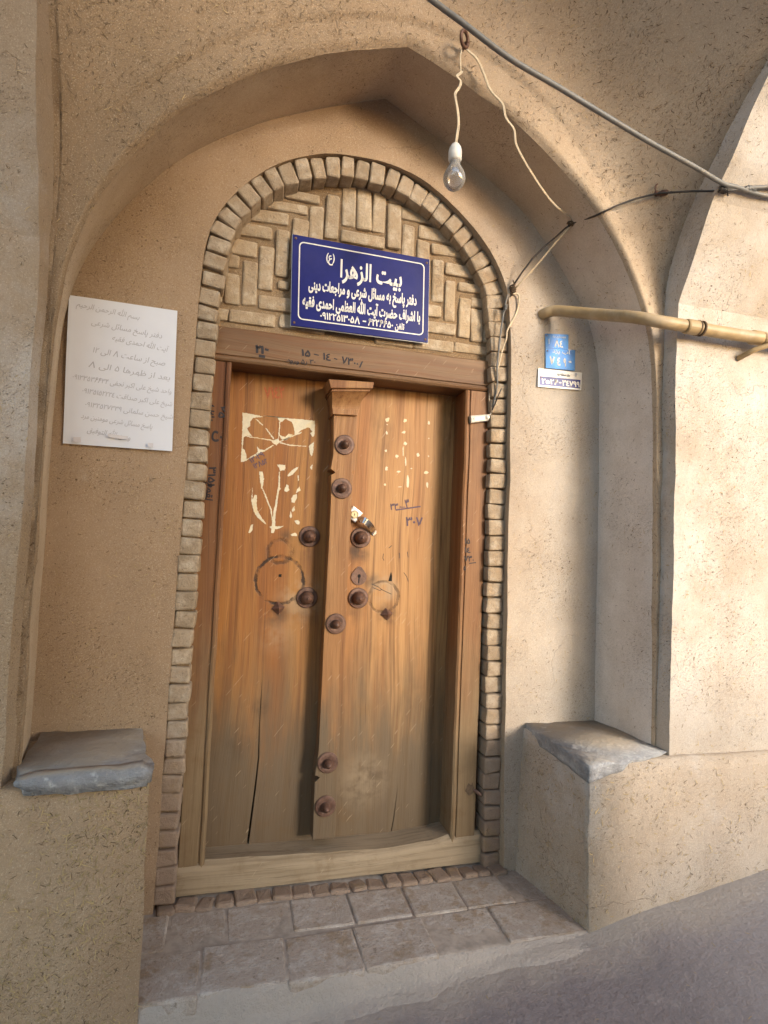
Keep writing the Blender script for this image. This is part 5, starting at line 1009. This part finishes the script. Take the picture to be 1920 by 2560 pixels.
bm = bmesh.new(); cd = spline(D['cord'], 5); add_tube(bm, cd, 0.0023, 6); add_tube(bm, [Vector(p) + Vector((0.0040, 0.001, 0)) for p in cd[12:]], 0.0023, 6); bm_obj('cord', bm, M['cord'], bulb, smooth=True)
b0, b1, b2, bL, bR = D['bulb']; cx = (b0[0] + b1[0]) / 2; yb = -0.37; rb = (bR[0] - bL[0]) / 2
bm = bmesh.new(); z0 = b1[2] - 0.003; hs = b0[2] - z0
add_lathe(bm, [(0.0165, 0.0), (0.0172, 0.003), (0.0190, hs * 0.10), (0.0190, hs * 0.55), (0.0165, hs * 0.78), (0.0115, hs * 0.95), (0.006, hs), (0.002, hs)], (cx, yb, z0), axis='Z', seg=32); sk_ = bm_obj('lamp_socket', bm, M['white_plastic'], bulb, smooth=True)
flat = [(cx - 0.006, z0 + 0.002), (cx + 0.010, z0 + 0.002), (cx + 0.001, z0 + 0.013)]
bm = bmesh.new(); zb_ = b2[2]; hb = z0 - zb_ + 0.004
pf = [(0.0012, 0.0), (rb * 0.35, 0.0022), (rb * 0.65, 0.009), (rb * 0.88, 0.019), (rb * 0.985, 0.029), (rb, 0.034), (rb * 0.97, 0.043), (rb * 0.86, 0.053), (rb * 0.69, 0.063), (rb * 0.54, 0.071), (rb * 0.46, 0.079), (rb * 0.43, hb)]
add_lathe(bm, pf, (cx, yb, zb_), axis='Z', seg=40)
glass_in = [(max(r - 0.0007, 0.0006), h + 0.0006) for r, h in pf]; glass_in[-1] = (glass_in[-1][0], hb - 0.0012)
r0 = len(bm.verts); add_lathe(bm, glass_in, (cx, yb, zb_), axis='Z', seg=40)
bm.verts.ensure_lookup_table(); bmesh.ops.recalc_face_normals(bm, faces=bm.faces)
inner = [f for f in bm.faces if all(v.index >= r0 or v.index < 0 for v in f.verts)]
bm.verts.index_update(); bm.verts.ensure_lookup_table()
inner = [f for f in bm.faces if all(v.index >= r0 for v in f.verts)]
bmesh.ops.reverse_faces(bm, faces=inner)
gl = bm_obj('bulb_glass', bm, M['glass'], bulb, smooth=True, normals=False)
bm = bmesh.new(); add_tube(bm, [(cx, yb, z0), (cx, yb, z0 - 0.028)], 0.0035, 8); add_tube(bm, [(cx, yb, z0 - 0.026), (cx - 0.008, yb, z0 - 0.040)], 0.0005, 5); add_tube(bm, [(cx, yb, z0 - 0.026), (cx + 0.008, yb, z0 - 0.040)], 0.0005, 5); add_tube(bm, spline([(cx - 0.008, yb, z0 - 0.040), (cx - 0.003, yb - 0.003, z0 - 0.037), (cx + 0.003, yb + 0.003, z0 - 0.037), (cx + 0.008, yb, z0 - 0.040)], 4), 0.0004, 5)
bm_obj('filament', bm, M['sign_white'], bulb)

def cable(name, pts, r, mat, label, cat, n=6, seg=8, wob=0.0):
    P = spline(pts, n)
    if wob: P = [p + Vector((nz(p, 30, wob), 0, nz(p + Vector((3, 3, 3)), 30, wob))) for p in P]
    bm = bmesh.new(); add_tube(bm, P, r, seg); o = bm_obj(name, bm, mat, smooth=True); return tag(o, label, cat)
w2 = thing('flex_wire', 'cream flex looping from the ring hook down to the brick arch', 'wire', tuple(D['wire2'][0]))
bm = bmesh.new(); P = spline(D['wire2'], 5); add_tube(bm, P, 0.0022, 6); add_tube(bm, [p + Vector((0.0032, 0, 0.0012)) for p in P], 0.0022, 6); bm_obj('twin_flex', bm, M['cord'], w2, smooth=True)
cable('bell_wire', D['wire3'], 0.0029, M['cord'], 'thin cream wire running down the right bricks to the doorbell', 'wire')
cable('cable', D['black2'], 0.0033, M['cable_grey'], 'dark bound cable down the right bricks beside the cream bell wire', 'cable')
cable('cable', D['black3'], 0.0022, M['cable_black'], 'short black wire end slanting over the right bricks above the doorbell', 'cable')
cable('cable', D['black'], 0.0031, M['cable_black'], 'black dusty cable stretched across the right side of the pointed arch', 'cable', n=2, wob=0.0016)
GP = [(-0.62, -1.0, 2.17), (-0.3, -0.82, 2.17)] + D['grey'] + [(1.5, D['grey'][-1][1] - 0.01, D['grey'][-1][2] + 0.005), (2.6, D['grey'][-1][1] - 0.01, D['grey'][-1][2] + 0.01)]
cable('cable', GP, 0.0064, M['cable_grey'], 'thick grey cable slanting across the top of the vault', 'cable', seg=12)
cable('cable', D['grey2'] + [(1.6, D['grey2'][-1][1], D['grey2'][-1][2]), (2.6, D['grey2'][-1][1], D['grey2'][-1][2])], 0.006, M['cable_grey'], 'short grey cable along the bright pilaster above the thick one', 'cable', seg=10)
# tie points
def knot(c, r, label, turns=5, axis=Vector((1, 0, 0.1)), cat='cable tie', mat='rag'):
    bm = bmesh.new(); a = axis.normalized(); u = a.cross(Vector((0, 1, 0.2))).normalized(); v = a.cross(u)
    P = []
    for i in range(turns * 14 + 1):
        t = i / 14; ang = t * 2 * math.pi; rr = r * (1 + 0.25 * noise.noise(Vector((t * 3, c[0] * 9, 0))))
        P.append(Vector(c) + a * ((t / turns - 0.5) * r * 3.2) + (u * math.cos(ang) + v * math.sin(ang)) * rr)
    P = [Vector(c) - a * r * 3 + v * r * 1.2] + P + [Vector(c) + a * r * 2.6 - u * r * 1.6]
    add_tube(bm, P, r * 0.24, 6)
    return tag(bm_obj('cable_tie', bm, M[mat], smooth=True), label, cat)
knot(D['knot'][0], 0.008, 'dark bound cable tie on the arch soffit where the flex meets the black cable', axis=Vector((0.9, -0.1, 0.3)))
knot(D['knot'][1], 0.009, 'ragged cable tie at the outer edge of the brick arch', axis=Vector((0.2, 0, -1)), mat='rag')
knot((D['black2'][1][0] + 0.002, -0.062, D['black2'][1][2] - 0.004), 0.0052, 'coiled wire sleeve on the bound cable below the ragged tie', turns=9, axis=Vector((0.15, 0, 1)), mat='cable_grey')
knot(D['knot'][2], 0.008, 'cable tie at the edge of the bright pilaster', axis=Vector((1, 0, 0)), mat='cable_black')
knot(D['knot'][3], 0.009, 'cable tie on the face of the bright pilaster', axis=Vector((1, 0, 0)), mat='cable_grey')
ins = D['insul']
bm = bmesh.new(); a, b, c = [Vector(p) for p in ins]; bx3 = (b - a).normalized()
add_tube(bm, [a, a.lerp(b, .15), a.lerp(b, .2), a.lerp(b, .45), a.lerp(b, .5), a.lerp(b, .85), b], lambda t: 0.0085 if (0.1 < t < 0.3 or 0.6 < t < 0.95) else 0.0058, 10)
add_tube(bm, [a.lerp(b, 0.2) + Vector((0.011 * math.cos(k_), -0.004, 0.012 + 0.016 * math.sin(k_))) for k_ in [i * 2 * math.pi / 18 for i in range(19)]], 0.0026, 6)
tag(bm_obj('cable_clamp', bm, M['iron'], smooth=True), 'rusty clamp with a ring holding the black cable in the vault corner', 'clamp')

pipe = thing('wall_pipe', 'mustard painted pipe leaving the niche above the number plates', 'pipe', tuple(D['pipe'][0]))
PP = spline([(D['pipe'][0][0] - 0.012, -0.02, D['pipe'][0][2] - 0.004)] + D['pipe'] + [(2.4, -0.41, 1.70)], 6)
bm = bmesh.new(); add_tube(bm, PP, 0.019, 20); bm_obj('pipe_run', bm, M['pipe'], pipe, smooth=True)
def collar(x, w_, r, name='collar', mat='pipe'):
    bm = bmesh.new(); y, z = -0.402, 1.6955
    pts = [(x - w_, y, z), (x - w_ * 0.8, y, z), (x + w_ * 0.8, y, z), (x + w_, y, z)]
    add_tube(bm, pts, lambda t: r if 0.1 < t < 0.9 else r - 0.002, 20); bm_obj(name, bm, M[mat], pipe, smooth=False)
J = D['pipej']
collar(J[1][0] - 0.012, 0.024, 0.0228); collar(J[2][0] + 0.003, 0.003, 0.0242, 'clip', 'rag'); collar(J[2][0] - 0.012, 0.0025, 0.0242, 'clip', 'rag'); collar(J[3][0] + 0.01, 0.026, 0.0228)
bm = bmesh.new(); e = Vector(D['pipe'][0]); 
for k_ in range(26):
    a = k_ * 2 * math.pi / 13; add_tube(bm, [e + Vector((0.022 * math.cos(a), 0.0, 0.026 * math.sin(a))), e + Vector((0.030 * math.cos(a + .4), -0.006, 0.034 * math.sin(a + .4)))], 0.004, 5)
bm_obj('mud_collar', bm, M['mud_vault'], pipe)
bm = bmesh.new(); bp_ = Vector((1.205, -0.405, 1.655)); add_tube(bm, [(1.19, -0.362, 1.635), (1.205, -0.405, 1.652), (1.30, -0.425, 1.69), (1.42, -0.44, 1.73)], 0.0085, 10); bm_obj('pipe_bracket', bm, M['pipe'], pipe, smooth=True)

# ------------------------------------------------------------------ loose chopped straw standing out of the plaster
def straw_on(objs, count, parent, mat, lmin, lmax, wid, lift, region=None, seed=1, name='straw'):
    rnd = random.Random(seed); tri = []
    for o in objs:
        me = o.data; off = Vector((0, 0, 0)); q_ = o
        while q_: off += q_.location; q_ = q_.parent
        for p in me.polygons:
            vs_ = [me.vertices[i].co + off for i in p.vertices]
            for i in range(1, len(vs_) - 1):
                a, b, c = vs_[0], vs_[i], vs_[i + 1]; m_ = (a + b + c) / 3
                if region and not region(m_): continue
                ar = (b - a).cross(c - a); 
                if ar.length > 1e-9: tri.append((a, b, c, ar.length / 2, ar.normalized()))
    cum = np.cumsum([t[3] for t in tri]); V, F = [], []
    for _ in range(count * 2):
        a, b, c, _a, n = tri[min(int(np.searchsorted(cum, rnd.random() * cum[-1])), len(tri) - 1)]
        u, v = rnd.random(), rnd.random()
        if u + v > 1: u, v = 1 - u, 1 - v
        p = a + (b - a) * u + (c - a) * v
        if noise.noise(p * 4.5) * 0.9 + noise.noise(p * 13) * 0.5 + 0.25 < rnd.uniform(-0.5, 0.8): continue
        if n.dot(cam_o.location - p) < 0: n = -n
        t = Vector((rnd.gauss(0, 1), rnd.gauss(0, 1), rnd.gauss(0, 1.25))); t = (t - n * t.dot(n)).normalized(); s_ = n.cross(t)
        L_ = rnd.uniform(lmin, lmax) * (0.6 if rnd.random() < 0.5 else 1); w_ = wid * rnd.uniform(0.5, 1.2)
        e0, e1 = rnd.uniform(0, lift), rnd.uniform(0, lift); bend = s_ * rnd.uniform(-0.07, 0.07) * L_
        k0 = len(V); h0 = 0.0008
        V += [p - t * L_ / 2 + n * (h0 + e0) - s_ * w_ * .3, p - t * L_ / 2 + n * (h0 + e0) + s_ * w_ * .3, p + bend + n * (h0 + (e0 + e1) / 2) + s_ * w_ * .5, p + bend + n * (h0 + (e0 + e1) / 2) - s_ * w_ * .5, p + t * L_ / 2 + n * (h0 + e1) + s_ * w_ * .25, p + t * L_ / 2 + n * (h0 + e1) - s_ * w_ * .25]
        F += [(k0, k0 + 1, k0 + 2, k0 + 3), (k0 + 3, k0 + 2, k0 + 4, k0 + 5)]
    o = link(name, V, F, mat, parent); o['kind'] = 'stuff'; return o
vis = lambda m_: -1.25 < m_.x < 1.75 and m_.z < 2.75
straw_on([vault], 2600, wall, M['straw_dark'], 0.005, 0.017, 0.0017, 0.003, vis, 1)
straw_on([vault, soffit, niche, pr, pl], 4200, wall, M['straw_dark'], 0.004, 0.012, 0.0016, 0.002, vis, 2)
straw_on([vault, soffit, niche, pr, pl], 2200, wall, M['straw_pale'], 0.006, 0.018, 0.0018, 0.003, vis, 3)
for b_, n1, n2, sd_ in ((bl, 6000, 2400, 4), (br_, 1800, 1600, 5)):
    body = [c for c in b_.children if c.name.startswith('bench_body')]
    straw_on(body, n1, b_, M['straw_pale'], 0.007, 0.022, 0.0022, 0.004, vis, sd_)
    straw_on(body, n2, b_, M['straw_dark'], 0.006, 0.018, 0.0015, 0.002, vis, sd_ + 10)
crumbs = straw_on([st], 160, None, M['straw_pale'], 0.005, 0.016, 0.0016, 0.002, lambda m_: -0.5 < m_.x < 1.6 and -1.0 < m_.y < -0.38, 20, 'straw_litter')
